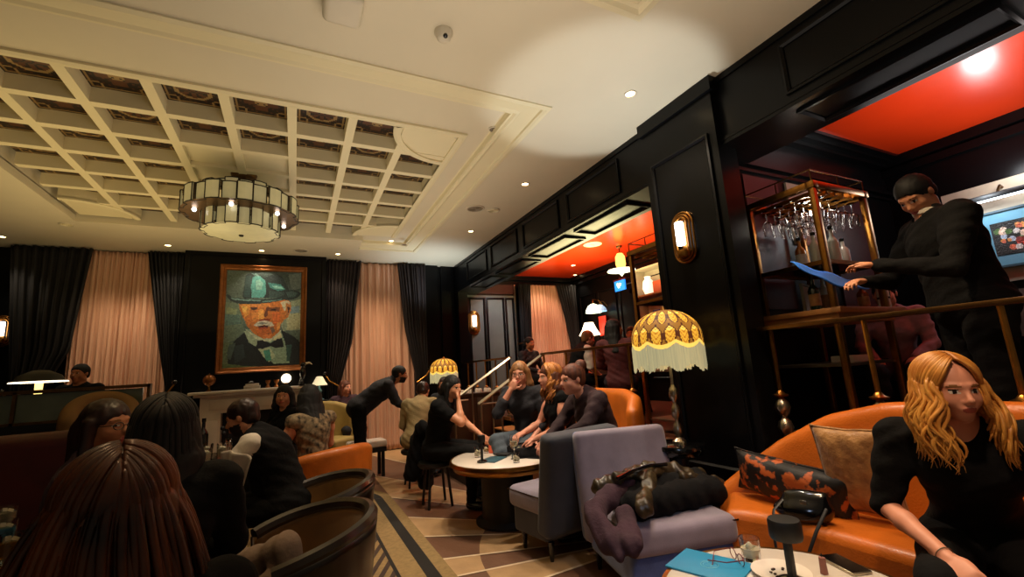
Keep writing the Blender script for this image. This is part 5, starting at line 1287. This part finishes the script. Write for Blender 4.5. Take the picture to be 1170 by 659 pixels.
# ---- left group
T_['vest'], _, _ = sitter('bearded man in black vest and rolled pale sleeves leaning left over the bar table', 277, 468, 3.05, (-.95,.25), base='sit', lean=.42, hair=('short','hbrown'), skin='skin', shirt=('white','elbow'), vest='blackc', pants='blackc', fem=False, hp=-.1, beard=True, bulk=1.05, vox=.008,
   J=dict(elR=(.27,.3,.74), wrR=(.16,.55,.72), elL=(-.25,.34,.76), wrL=(-.16,.6,.74)))
def sleeves(t, P, m='white'):
    pass
T_['facew'], _, _ = sitter('dark-haired woman facing the viewer between the vest man and the dress woman', 324, 457, 4.9, (-.8,-.6), hair=('sleek','hblack'), skin='skin', shirt=('blackc','long'), hy=.7, vox=.008)
T_['dress'], _, _ = sitter('black-haired woman seen from behind in a patterned sleeveless dress in the orange chair', 352, 462, 4.15, (-.5,.86), hair=('sleek','hblack'), skin='skin', shirt=('dressp','none'), face=False, vox=.009, lean=.1) if 'dressp' in M else (None, None, None)
# foreground silhouettes
T_['tall'], PT_, RT_ = sitter('person with long straight black hair in black, seen from behind, left foreground', 188, 496, 1.62, (-.15,1), hair=('sleek','hblack'), skin='skin', shirt=('blackc','long'), face=False, vox=.008, bulk=1.08, scale=1.0)
strand_hair(T_['tall'], PT_, RT_, M['hblack'], n=160, L_=.42, wave=.003, r=.012, vis=(45,180), flare=.03, front=0, seed=8, name='hair_lengths', waves=1)
T_['brunette'], PU_, RU_ = sitter('woman with long chestnut-highlighted hair seen from behind at the bottom left corner', 130, 600, .82, (-.3,.95), hair=('sleek','hchest'), skin='skin', shirt=('blackc','long'), face=False, vox=.007, scale=.94)
strand_hair(T_['brunette'], PU_, RU_, mat('chestnut_strands', '#7a4018', .33, col2='#1a0a08', scale=7), n=340, L_=.45, wave=.006, r=.0085, vis=(35,180), flare=.085, front=0, seed=11, name='hair_lengths', waves=1)
T_['profile'], PV_, RV_ = sitter('blurred person with glasses and shoulder-length brown hair, left of the black-haired silhouette', 122, 490, 2.05, (.95,.1), hair=('bob','hbrown'), skin='skind', shirt=('wined','long'), hy=-.7, vox=.008)
specs(T_['profile'], PV_, RV_)
T_['lampman'], _, _ = sitter('dark silhouetted man standing against the left peach curtain', 92, 418, 5.6, (-.3,-1), base='stand', hair=('short','hblack'), skin='skind', shirt=('blackc','long'), pants='blackc', fem=False, vox=.01, cvox=.014, lean=0)
# ---- on the platform
T_['pf1'], _, _ = sitter('dark-clothed person seated in front of the platform end curtain', 606, 403, 7.9, (.3,-1), hair=('short','hblack'), skin='skind', shirt=('navyc','long'), z=PZ, vox=.01, cvox=.014, scale=.97)
T_['pf2'], _, _ = sitter('sandy-haired man in dark vest and white sleeves leaning on the platform rail table', 672, 385, 6.6, (1,-.2), hair=('short','hgrey'), skin='skinp', shirt=('white','elbow'), vest='blackc', z=PZ, vox=.01, cvox=.014, scale=.97, fem=False, lean=.35)
T_['pf3'], _, _ = sitter('dark-haired woman in a maroon top standing with her back to the brass rail', 703, 384, 5.3, (.7,.7), hair=('long','hblack'), skin='skin', shirt=('maroon','long'), pants='navyc', z=PZ, vox=.009, scale=.95, hy=-1.0)
T_['pf4'], _, _ = sitter('dark-haired person partly hidden right of the woman in maroon', 722, 388, 6.6, (-.8,-.6), hair=('short','hblack'), skin='skin', shirt=('blackc','long'), z=PZ, vox=.01, cvox=.014, scale=.95)
T_['pf5'], _, _ = sitter('seated woman in rose top behind the drinks trolley, leg and arm showing', 1010, 334, 3.85, (-.95,-.3), hair=('short','hbrown'), skin='skinp', shirt=('pink','long'), pants='navyc', z=PZ, vox=.009, face=False, lean=.2)
# ================================================================ SOFT THINGS AND LEFT-HAND FURNITURE
def heap(name, label, cat, prims, m, vox=.009, amp=.008, seed=1, parts=None, fr=30):
    if 'lavender' in label:
        q_ = lambda v: np.array((2.04+(v[0]-2.1)*1.3, 2.2+(v[1]-2.28)*1.15, .5+(v[2]-.5)*.72), np.float32); prims = [('c', q_(p[1]), q_(p[2]), p[3]*1.0, p[4]*1.0, p[5], p[6]) for p in prims]
    t = thing(name, label, cat, (0,0,0)); r = random.Random(seed); a, c, d_ = r.uniform(0,6), r.uniform(0,6), r.uniform(0,6)
    f = lambda X, Y, Z: amp*np.sin(X*fr+Y*fr*.6+a)*np.sin(Y*fr*.8-Z*fr*.5+c)+amp*.5*np.sin(X*fr*2.1-Y*fr*1.7+Z*40+d_)
    sdf('cloth', prims, vox, m, t, disp=f); return t
# coats on the lavender chair
heap('coat', 'thick black coat bundled on the seat of the lavender chair, lowest of the heap', 'coat', [rc((1.9,2.25,.54),(2.32,2.22,.54),.085,.085,.05), rc((1.95,2.4,.56),(2.38,2.35,.56),.09,.08,.05), rc((2.35,2.2,.53),(2.4,2.42,.55),.07,.07,.04)], M['blackc'], seed=2)
heap('coat', 'plum wool coat spilling over the left edge of the lavender chair', 'coat', [rc((1.72,2.3,.55),(1.98,2.42,.64),.06,.07,.05), rc((1.68,2.25,.52),(1.66,2.12,.42),.06,.06,.05), rc((1.8,2.2,.52),(1.72,2.05,.42),.05,.06,.04), rc((1.66,2.12,.42),(1.66,2.06,.36),.05,.03,.03)], M['wined'], seed=4)
t = heap('leather_jacket', 'crumpled olive-black leather jacket on top of the coats on the lavender chair', 'jacket', [rc((1.82,2.4,.66),(2.12,2.42,.7),.05,.05,.04), rc((2.12,2.42,.7),(2.4,2.33,.62),.05,.035,.04), rc((2.1,2.36,.69),(1.86,2.14,.57),.045,.045,.03), rc((1.9,2.36,.72),(2.28,2.4,.7),.032,.03,.02), rc((2.25,2.3,.64),(2.45,2.25,.56),.04,.03,.03)], mat('olive_leather','#4a3d28',.3,col2='#14110d',scale=7,bump=.4,bscale=22), seed=7, amp=.01, fr=36)
b = MB(); b.tube([(1.73,2.24,.67),(1.85,2.25,.69),(2.02,2.28,.695),(2.17,2.29,.68)], .012, 6); b.build('collar', M['blackg'], t)
# cushions and handbag on the orange banquette
def cushion(label, c, R, w, h, th, m, name='cushion'):
    t = thing(name, label, 'cushion', c); t.rotation_euler = R
    def top(sgn):
        def f(u, v):
            x, y = u*2-1, v*2-1; pin = 1-.07*(1-abs(x)**2)*abs(y)**3; pin2 = 1-.07*(1-abs(y)**2)*abs(x)**3
            e = max(0, (1-abs(x)**3)*(1-abs(y)**3))
            return (x*w/2*pin2, sgn*th*e**.5+.004*math.sin(x*9+y*5), y*h/2*pin)
        return f
    b = MB(); b.grid(top(-1), 20, 20); b.grid(top(1), 20, 20); bmesh.ops.remove_doubles(b.bm, verts=b.bm.verts, dist=.002); b.build('cover', m, t, ang=180)
    b = MB(); b.tube([Vector(top(0)(*q)) for q in [(i/10,0) for i in range(10)]+[(1,i/10) for i in range(10)]+[(1-i/10,1) for i in range(10)]+[(0,1-i/10) for i in range(10)]], .006, 6, closed=True); b.build('piping', m, t)
    return t
fl = mat('rust_floral_print', '#b0541c', .6, col2='#0b0908', scale=14, bump=.2, bscale=30); fl.node_tree.nodes['Color Ramp'].color_ramp.elements[0].position = .5; fl.node_tree.nodes['Color Ramp'].color_ramp.elements[1].position = .56
cushion('gold crushed-velvet cushion leaning on the orange sofa beside the blonde woman', (2.63,1.41,.72), (.22,0,PI/2+.12+PI), .34, .46, .06, M['silk'])
cushion('black and rust floral cushion lying along the orange sofa', (2.6,1.76,.6), (.15,.12,PI/2+PI+.1), .66, .25, .085, fl)
t = thing('handbag', 'small black leather handbag with brass clasp lying against the floral cushion', 'handbag', (2.43,1.58,.47), PI/2+PI+.3)
sdf('body', [el((0,0,.07),(.12,.05,.08),.03), el((-.03,-.01,.05),(.13,.065,.055),.03), rc((-.08,0,.12),(.08,.01,.13),.022,.022,.03)], .007, M['blackg'], t)
b = MB(); b.box((-.0,-.052,.1), (.03,.008,.03), bev=.003); b.build('clasp', M['silver'], t)
b = MB(); b.tube([(-.1,-.03,.1),(-.13,-.1,.06),(-.13,-.16,-.02),(-.12,-.17,-.2),(-.06,-.17,-.26),(.02,-.165,-.1),(.06,-.13,.0),(.1,-.05,.09)], .008, 6, flat=.4); b.build('strap', M['black'], t)
# small votive on the side table
tumbler('tiny clear votive glass on the black side table under the fringed lamp', (2.52,2.48,.7215), M['icew'], .06, .022, .5, ice=False)

round_table((2.6, 2.6, 0), .2, .72, 'small black round side table under the large fringed lamp', .06, M['blackg'], M['blackg'])
# ---- left side
round_table((-.75, 4.45, 0), .42, .78, 'dark round bar table where the man in the vest leans, crowded with glasses', .08, M['blackg'], M['blackg'])
T3 = Vector((-.75, 4.45, .78))
for k, (x, y, lb, dr, h) in enumerate(((-.5,4.3,'tall clear tumbler by the vest man\'s hand on the dark bar table',M['icew'],.13),(-.6,4.25,'second clear tumbler nearest the viewer on the dark bar table',M['icew'],.11),(-.62,4.45,'clear tumbler behind the two front ones on the dark bar table',None,.12),(-.82,4.3,'tumbler at the left of the dark bar table',M['icew'],.1))):
    tumbler(lb, (x, y, .7805), dr, h, .04, .7)
bottle_obj('dark bottle standing among the tumblers on the dark bar table', (-.68,4.62,.7805), M['blackg'], .3)
t = thing('table_flowers', 'dark posy in a small vase on the dark bar table', 'flowers', (-.5,4.66,.7805))
b = MB(); b.lathe([(0,0),(.03,0),(.04,.06),(.02,.1),(.026,.12),(0,.11)], seg=14); b.build('vase', M['glass'], t)
b = MB(); r = random.Random(3)
for k in range(9):
    a, l = r.uniform(0,6.28), r.uniform(.02,.06); p = (l*math.cos(a), l*math.sin(a), r.uniform(.17,.24)); b.tube([(0,0,.1),(p[0]*.4,p[1]*.4,.15),p], .002, 4); b.sphere(p, .018, 6)
b.build('blossoms', M['hblack'], t)
t = thing('red_napkin', 'red napkin on the dark bar table beside the vest man', 'napkin', (-.42,4.42,.781), .3); b = MB(); b.grid(lambda u, v: (.16*u-.08, .12*v-.06, .006+.012*math.sin(u*5)*math.sin(v*4)**2), 8, 8); b.build('cloth', mat('bright_red_cloth','#b81c1c',.7), t, solid=.006)
# white towel hanging in the vest man's hand
t = thing('towel', 'white cloth hanging from the forearm of the man in the vest', 'towel', at(268,520,d=2.62), -.5); t.scale = (.72,)*3; t.rotation_euler = (.1,.25,-.5)
b = MB(); b.grid(lambda u, v: (-.12+.26*u*(1-.2*v)+.03*v, .03*math.sin(u*9+v)+.02*v, -.27*v-.07*u*v+.03*math.sin(u*PI)*(1-v)), 20, 14); b.build('cloth', M['white'], t, solid=.006, ang=180)
# orange armchair under the woman in the dress
def tub_chair(loc, rz, label, m, w=.34, zt=.8, name='tub_chair', zs=.42):
    t = thing(name, label, 'armchair', loc, rz)
    pr = []
    for i in range(66):
        a = PI*(.94+1.12*i/65); x, y = w*math.cos(a), w*math.sin(a)*.95; q = abs(i-32.5)/32.5; z = zt-(.16*q**2); pr.append(rc((x,y,.16),(x*1.06,y*1.06,z-.05), .05,.045,.03))
    sdf('backrest', pr, .014, m, t)
    sdf('seat_cushion', [rb((0,.03,zs-.07),(w*.62,w*.66,.035),.05)], .014, m, t)
    for x, y in ((-.2,-.2),(.2,-.2),(-.22,.2),(.22,.2)): b = MB(); b.lathe([(.014,0),(.022,.16),(0,.16)], c=(x,y,0), seg=10); b.build('leg', M['black'], t)
    return t
dl = T_['dress'].location if T_['dress'] else Vector((0,4.6,0))
tub_chair((dl.x+.04, dl.y-.02, 0), face_to(-.5,.86), 'orange leather tub chair holding the woman in the patterned dress', M['orange'], .4, .78)
ol = T_['curtainwoman'].location
tub_chair((ol.x-.22, ol.y-.62, 0), face_to(.6,-.8), 'pale yellow tub chair beside the woman by the right curtain', mat('straw_velvet','#a08a4c',.7,var=.1), .3, 1.02, zs=.45)
pv_ = T_['profile'].location
hb_ = at(118, 455, d=3.3); tub_chair((hb_.x, hb_.y, 0), face_to(.3,-.95), 'narrow tan high-backed chair behind the blurred person with glasses', mat('tan_velvet','#86602e',.7,var=.1), .16, 1.36, 'high_back_chair')
# benches and low table at the far side
t = thing('bench', 'low bench with cream cushion in front of the woman by the right curtain', 'bench', (.92, 6.7, 0), .1)
b = MB(); b.box((0,0,.44), (.5,.3,.1), bev=.03, seg=3); b.build('cushion', M['marble'], t); b = MB(); b.box((0,0,.36), (.48,.28,.06)); b.build('frame', M['black'], t)
for x, y in ((-.2,-.1),(.2,-.1),(-.2,.1),(.2,.1)): b = MB(); b.box((x,y,.165), (.04,.04,.33)); b.build('leg', M['black'], t)
round_table((2.0, 7.2, 0), .4, .55, 'far low table under the bending waiter, strewn with napkins', .1, M['wood'], M['wood'])
for k, (x, y, c_) in enumerate(((1.85,7.0,'white'),(2.0,7.1,'orange'),(2.12,6.95,'white'),(1.95,7.3,'maroon'))):
    t = thing('napkin', ['white napkin nearest the viewer on the far low table','orange napkin in the middle of the far low table','white napkin at the right of the far low table','dark red napkin at the back of the far low table'][k], 'napkin', (x,y,.551), k); b = MB(); b.grid(lambda u, v: (.18*u-.09, .14*v-.07, .006+.03*math.sin(u*5+k)**2*math.sin(v*4)**2), 8, 8); b.build('cloth', M[c_], t, solid=.006)
# side cabinet with cups by the stair rail
t = thing('service_cabinet', 'dark service cabinet by the foot of the steps, topped with white cups', 'cabinet', (2.5, 6.68, 0), 0)
b = MB(); b.box2((-.42,-.18,.05), (.42,.18,.98)); b.box2((-.44,-.2,.98), (.44,.2,1.01), bev=.005); b.build('body', M['wood'], t)
for k in range(2): b = MB(); b.box2((-.4+k*.41,-.195,.1), (-.01+k*.41,-.18,.94), bev=.003); d_ = b.build('door', M['wood'], t); b = MB(); b.sphere((-.05+k*.1,-.205,.6), .012, 8); b.build('knob', M['brass'], d_)
c0 = None
for k in range(10):
    if c0 is None:
        c0 = thing('cup', 'white cup turned over on the dark service cabinet by the steps', 'cup', (0,0,0), 0, 'white cups on the service cabinet')
        b = MB(); b.lathe([(.034,0),(.03,.05),(.02,.062),(0,.062)], seg=16); b.build('body', M['marble'], c0); c = c0
    else: c = copy_tree(c0)
    c.location = (2.16+(k % 5)*.15, 6.59+(k//5)*.14, 1.0105)
# booth with glass screen, red seat and mushroom lamp
t = thing('booth', 'dark booth wall with smoked glass screen at the far left', 'booth', (-2.1, 4.6, 0))
b = MB(); b.box2((-.9,-.06,0), (1.05,.06,1.16)); b.build('partition', M['black'], t)
b = MB(); b.box2((-.85,-.012,1.18), (1.0,.012,1.38)); b.build('glass_screen', mat('frosted_green_glass','#5c6450',.25,var=.3,scale=3,coat=.5), t)
b = MB(); b.box2((-.9,-.03,1.385), (1.05,.03,1.41)); b.box2((-.9,-.03,1.16), (1.05,.03,1.18)); b.box2((.25,-.03,1.16), (.27,.03,1.4)); b.box2((-.9,-.03,1.16), (-.88,.03,1.41)); b.box2((1.03,-.03,1.16), (1.05,.03,1.41)); b.build('screen_frame', M['brassd'], t)
b = MB(); b.lathe([(0,.0),(.001,.0)], seg=4) if False else None
t = thing('booth_sofa', 'red leather booth sofa with rolled top at the left edge', 'sofa', (-1.75, 3.75, 0), .0)
sdf('backrest', [rb((0,.3,.62),(.55,.03,.42),.06), rc((-.55,.3,1.06),(.55,.3,1.06),.07,.07,.03)], .018, M['red'], t)
sdf('seat', [rb((0,.0,.3),(.52,.24,.08),.06)], .018, M['red'], t)
b = MB(); b.box2((-.55,-.25,0), (.55,.35,.14)); b.build('plinth', M['black'], t)
p = at(45, 436, y=5.0)
t = thing('mushroom_lamp', 'flat disc lamp with glowing underside on a candle-like stem, far left', 'table lamp', (p.x, 5.0, 0))
b = MB(); b.lathe([(0,0),(.14,0),(.14,.02),(.02,.04),(.02,p.z-.14),(0,p.z-.14)], seg=20); b.build('stand', M['black'], t)
b = MB(); b.lathe([(0,p.z-.14),(.024,p.z-.14),(.024,p.z-.01),(0,p.z-.01)], seg=16); b.build('glass_stem', mat('lit_candle_glass','#ffe08a',.5,var=0,emit=1.5,ecol='#ffd880'), t)
b = MB(); b.lathe([(.17,p.z),(.15,p.z+.01),(.13,p.z+.05),(.05,p.z+.09),(0,p.z+.095)], seg=32); b.build('shade', M['black'], t)
b = MB(); b.lathe([(.175,p.z-.006),(.17,p.z+.002),(0,p.z)], seg=32); b.build('light_disc', M['lampw'], t)
# coat in the near barrel chair and a lit phone
heap('coat', 'grey-brown coat draped over the nearer barrel chair', 'coat', [rc((-.2,2.3,.62),(-.02,2.2,.68),.06,.05,.04), rc((-.02,2.2,.68),(.02,2.12,.5),.055,.05,.04), rc((-.28,2.2,.52),(-.08,2.15,.55),.07,.07,.05), rc((-.3,2.1,.5),(-.12,2.0,.46),.06,.06,.04)], M['paintdark'], seed=9)
t = thing('phone', 'phone with pale lit screen lying on the coat in the barrel chair', 'phone', at(256,646,d=1.95), .5); t.rotation_euler = (.5,.2,.5); b = MB(); b.box((0,0,.004), (.07,.14,.008), bev=.003); b.build('body', M['blackg'], t); b = MB(); b.box((0,0,.0085), (.06,.12,.001)); b.build('screen', mat('lit_phone_screen','#cfe4f4',.4,var=0,emit=1.2,ecol='#cfe4f4'), t)
# table at the bottom left corner
round_table((-1.08, 2.72, 0), .46, .72, 'dark round table at the bottom left corner with drinks', .08, M['blackg'], M['blackg'])
for k, (px, py, lb, m_) in enumerate(((6,602,'uppermost tumbler glinting at the left edge of the view',M['icew']),(4,622,'tumbler with bluish drink at the left edge of the view',mat('blue_drink','#66b8d8',.1,var=0,trans=.5)),(10,640,'tumbler with amber drink at the bottom left corner',M['wineg']))):
    p = at(px, py, z=.7215); tumbler(lb, (p.x, p.y, .7215), m_, .1, .038, .7)

# ---- stools under the seated guests
st0 = None
for key, lb in (('hood','black stool under the person in the beige fleece'),('chin','black stool under the person resting face in hand'),('vest','black stool under the bearded man in the vest'),('facew','black stool under the dark-haired woman facing the viewer'),('behindhood','black stool under the guest just right of the beige fleece'),
   ('pf1','black stool under the guest before the platform end curtain'),('pf2','black stool under the man in white sleeves on the platform'),('pf3','black stool under the woman in maroon on the platform'),('pf4','black stool under the guest right of the woman in maroon'),('pf5','black stool under the woman in rose behind the drinks trolley'),
   ('tall','black stool under the black-haired guest in the left foreground'),('brunette','black stool under the chestnut-haired woman at the bottom left')):
    P_ = T_[key]
    if P_ is None: continue
    if st0 is None:
        st0 = thing('stool', lb, 'stool', (0,0,0), 0, 'black stools'); o = st0
        b = MB(); b.lathe([(0,.38),(.17,.38),(.19,.4),(.185,.43),(.15,.44),(0,.44)], seg=24); b.build('seat', M['black'], o)
        for k in range(4): a = PI/4+k*PI/2; b = MB(); b.tube([(.12*math.cos(a),.12*math.sin(a),.385),(.17*math.cos(a),.17*math.sin(a),0)], .014, 6); b.build('leg', M['black'], o)
    else: o = copy_tree(st0); o['label'] = lb
    o.location = P_.location; o.scale = (P_.scale.x,)*3
# black coat hanging behind the person resting their face in a hand
q = T_['chin']; Mx = Matrix.Translation(q.location) @ Matrix.Rotation(q.rotation_euler.z, 4, 'Z')
def lc(x, y, z_): v = Mx @ Vector((x, y, z_)); return (v.x, v.y, v.z)
heap('coat', 'long black puffer coat slung behind the person resting face in hand', 'coat', [rc(lc(-.1,-.2,.75), lc(-.3,-.3,.6), .09,.12,.06), rc(lc(-.3,-.3,.6), lc(-.42,-.36,.32), .13,.14,.06), rc(lc(-.42,-.36,.32), lc(-.4,-.34,.12), .13,.09,.06), rc(lc(-.15,-.25,.6), lc(-.1,-.32,.3), .11,.1,.06)], M['blackc'], vox=.013, amp=.012, fr=24, seed=12)
# ================================================================ light
w = bpy.data.worlds.new('world'); SC.world = w; w.use_nodes = True
bg = w.node_tree.nodes['Background']; bg.inputs[0].default_value = (1, .8, .55, 1); bg.inputs[1].default_value = .07
def light(kind, name, loc, energy, color=(1,.8,.55), size=.05, rot=(0,0,0), spot=70, blend=.4, target=None, shape=None, sy=None):
    l = bpy.data.lights.new(name, kind); l.energy = energy; l.color = color
    if kind == 'AREA':
        l.size = size
        if sy: l.shape = 'RECTANGLE'; l.size_y = sy
    else: l.shadow_soft_size = size
    if kind == 'SPOT': l.spot_size = math.radians(spot); l.spot_blend = blend
    o = bpy.data.objects.new(name, l); COL.objects.link(o); o.location = loc
    if target is not None: o.rotation_euler = (Vector(target)-Vector(loc)).to_track_quat('-Z', 'Y').to_euler()
    else: o.rotation_euler = rot
    return o
WARM = (1, .72, .42); WARMW = (1, .82, .6); COOL = (.8, .9, 1)
# recessed downlights
for i, (px, py, z) in enumerate(DOWN):
    p = at(px, py, z=z)
    light('SPOT', 'downlight_beam', (p.x, p.y, z-.03), 95 if p.y < 7.6 else 22, WARMW, .04, spot=95, blend=.6)
# added up-facing area fills that brighten the plaster ceiling
light('AREA', 'ceiling_fill', (-1.9, 5.6, 2.2), 30, (1, .76, .36), 2.2, rot=(PI, 0, 0), sy=4)
light('AREA', 'ceiling_fill', (.9, 5.2, 2.3), 27, (1, .88, .7), 2.2, rot=(PI, 0, 0), sy=5)
light('AREA', 'ceiling_fill', (.9, 1.2, 2.2), 22, (1, .88, .74), 2.6, rot=(PI, 0, 0), sy=2.4)

for x in (-2.6, -2.1, 1.2, 1.6): light('SPOT', 'curtain_wash_spot', (x, 8.1, 3.5), 85, (1, .76, .5), .25, spot=60, blend=1, target=(x, 8.7, 1.6))  # extra wash spots added to brighten the sheers, no fixtures at these points
light('SPOT', 'portrait_light', (-.5, 7.2, 3.5), 40, (1, .92, .78), .2, spot=46, blend=1, target=(-.5, 8.45, 2.4))
# cool ceiling patches by the pillar and far end, from added spots without fixtures
light('SPOT', 'ceiling_patch_spot', (2.72, 2.7, 1.9), 72, (.85, .93, 1), .06, spot=64, blend=.3, target=(2.42, 2.72, CEIL))
light('SPOT', 'ceiling_patch_spot', (2.4, 8.0, 2.3), 60, (.75, .88, 1), .1, spot=110, blend=.8, target=(2.3, 8.1, CEIL))
# platform
light('AREA', 'red_ceiling_wash', (4.6, 6.0, 2.5), 105, (1, .85, .4), 1.4, rot=(PI, 0, 0), sy=2.4)
light('AREA', 'red_ceiling_wash', (4.7, .9, 2.7), 18, (1, .9, .85), 1.2, rot=(PI, 0, 0), sy=1.6)
light('SPOT', 'platform_downlight', (4.9, 7.9, 3.35), 60, (1, .72, .5), .05, spot=90, blend=.7, target=(5.0, 8.7, 1.8))
light('SPOT', 'picture_beam', (5.6, 1.6, 2.72), 14, (.85, .93, 1), .05, spot=110, blend=.8, target=(6.0, 1.55, 2.2))
light('POINT', 'trolley_fill', (3.7, 1.95, 2.42), 4.5, (1, .9, .75), .05)  # point fill without a lamp fixture, brightens the trolley posts
light('SPOT', 'sofa_downlight', (2.2, 1.3, 3.5), 150, (1, .72, .42), .05, spot=75, blend=.6, target=(2.5, 1.1, .8))
light('SPOT', 'table_downlight', (1.7, 3.7, 3.5), 150, (1, .8, .58), .05, spot=60, blend=.5, target=(1.9, 3.7, .6))

light('SPOT', 'face_fill', (1.2, .35, 3.3), 110, (1, .66, .42), .08, spot=60, blend=.7, target=(2.2, .8, 1.1))  # added spot with no fixture, lights the blonde woman's face
light('SPOT', 'left_downlight', (-.9, 2.2, 3.5), 40, (1, .6, .3), .06, spot=60, blend=.7, target=(-.1, 1.6, .8))
light('SPOT', 'chair_downlight', (1.6, 1.6, 3.5), 38, (.85, .85, 1), .06, spot=60, blend=.7, target=(2.0, 2.5, .7))

light('SPOT', 'cool_seat_fill', (1.0, .9, 1.2), 7, (.55, .7, 1), .1, spot=60, blend=.8, target=(1.95, 2.0, .35))  # no screen here; cool spot added to turn the chair seat bluer
light('SPOT', 'barrel_chair_fill', (-.3, 2.9, 3.5), 70, (1, .7, .35), .06, spot=50, blend=.7, target=(.1, 2.6, .6))  # spot added to brighten the insides of the barrel chairs

light('POINT', 'picture_lamp_glow', (5.72, 1.35, 2.86), 9, (.95, .97, 1), .12)

light('SPOT', 'front_table_fill', (1.35, .75, 3.4), 60, (1, .9, .75), .05, spot=34, blend=.6, target=(1.4, 1.0, .6))  # extra spot added to whiten the front marble top

light('SPOT', 'panel_fill', (3.9, 7.9, 3.35), 70, (.9, .95, 1), .1, spot=80, blend=.8, target=(3.9, 8.8, 1.9))  # spot added to lift the dark grey panels on the end wall


light('SPOT', 'far_group_downlight', (.9, 7.0, 3.5), 80, (1, .8, .6), .05, spot=60, blend=.7, target=(1.1, 7.4, .9))
light('SPOT', 'left_group_downlight', (-.1, 4.0, 3.5), 70, (1, .78, .55), .05, spot=50, blend=.7, target=(-.15, 4.1, .9))
# ================================================================ camera
cam = bpy.data.cameras.new('camera'); co = bpy.data.objects.new('camera', cam); COL.objects.link(co)
cam.sensor_fit = 'HORIZONTAL'; cam.sensor_width = 36; cam.lens = 36*FPX/1170; cam.clip_start = .02
co.matrix_world = Matrix.Translation((0, 0, EYE)) @ Matrix((CR, CU, -CF)).transposed().to_4x4()
SC.camera = co
SC.view_settings.view_transform = 'Standard'; SC.view_settings.look = 'None'; SC.view_settings.gamma = 1
SC.view_settings.use_curve_mapping = False; SC.view_settings.exposure = .12
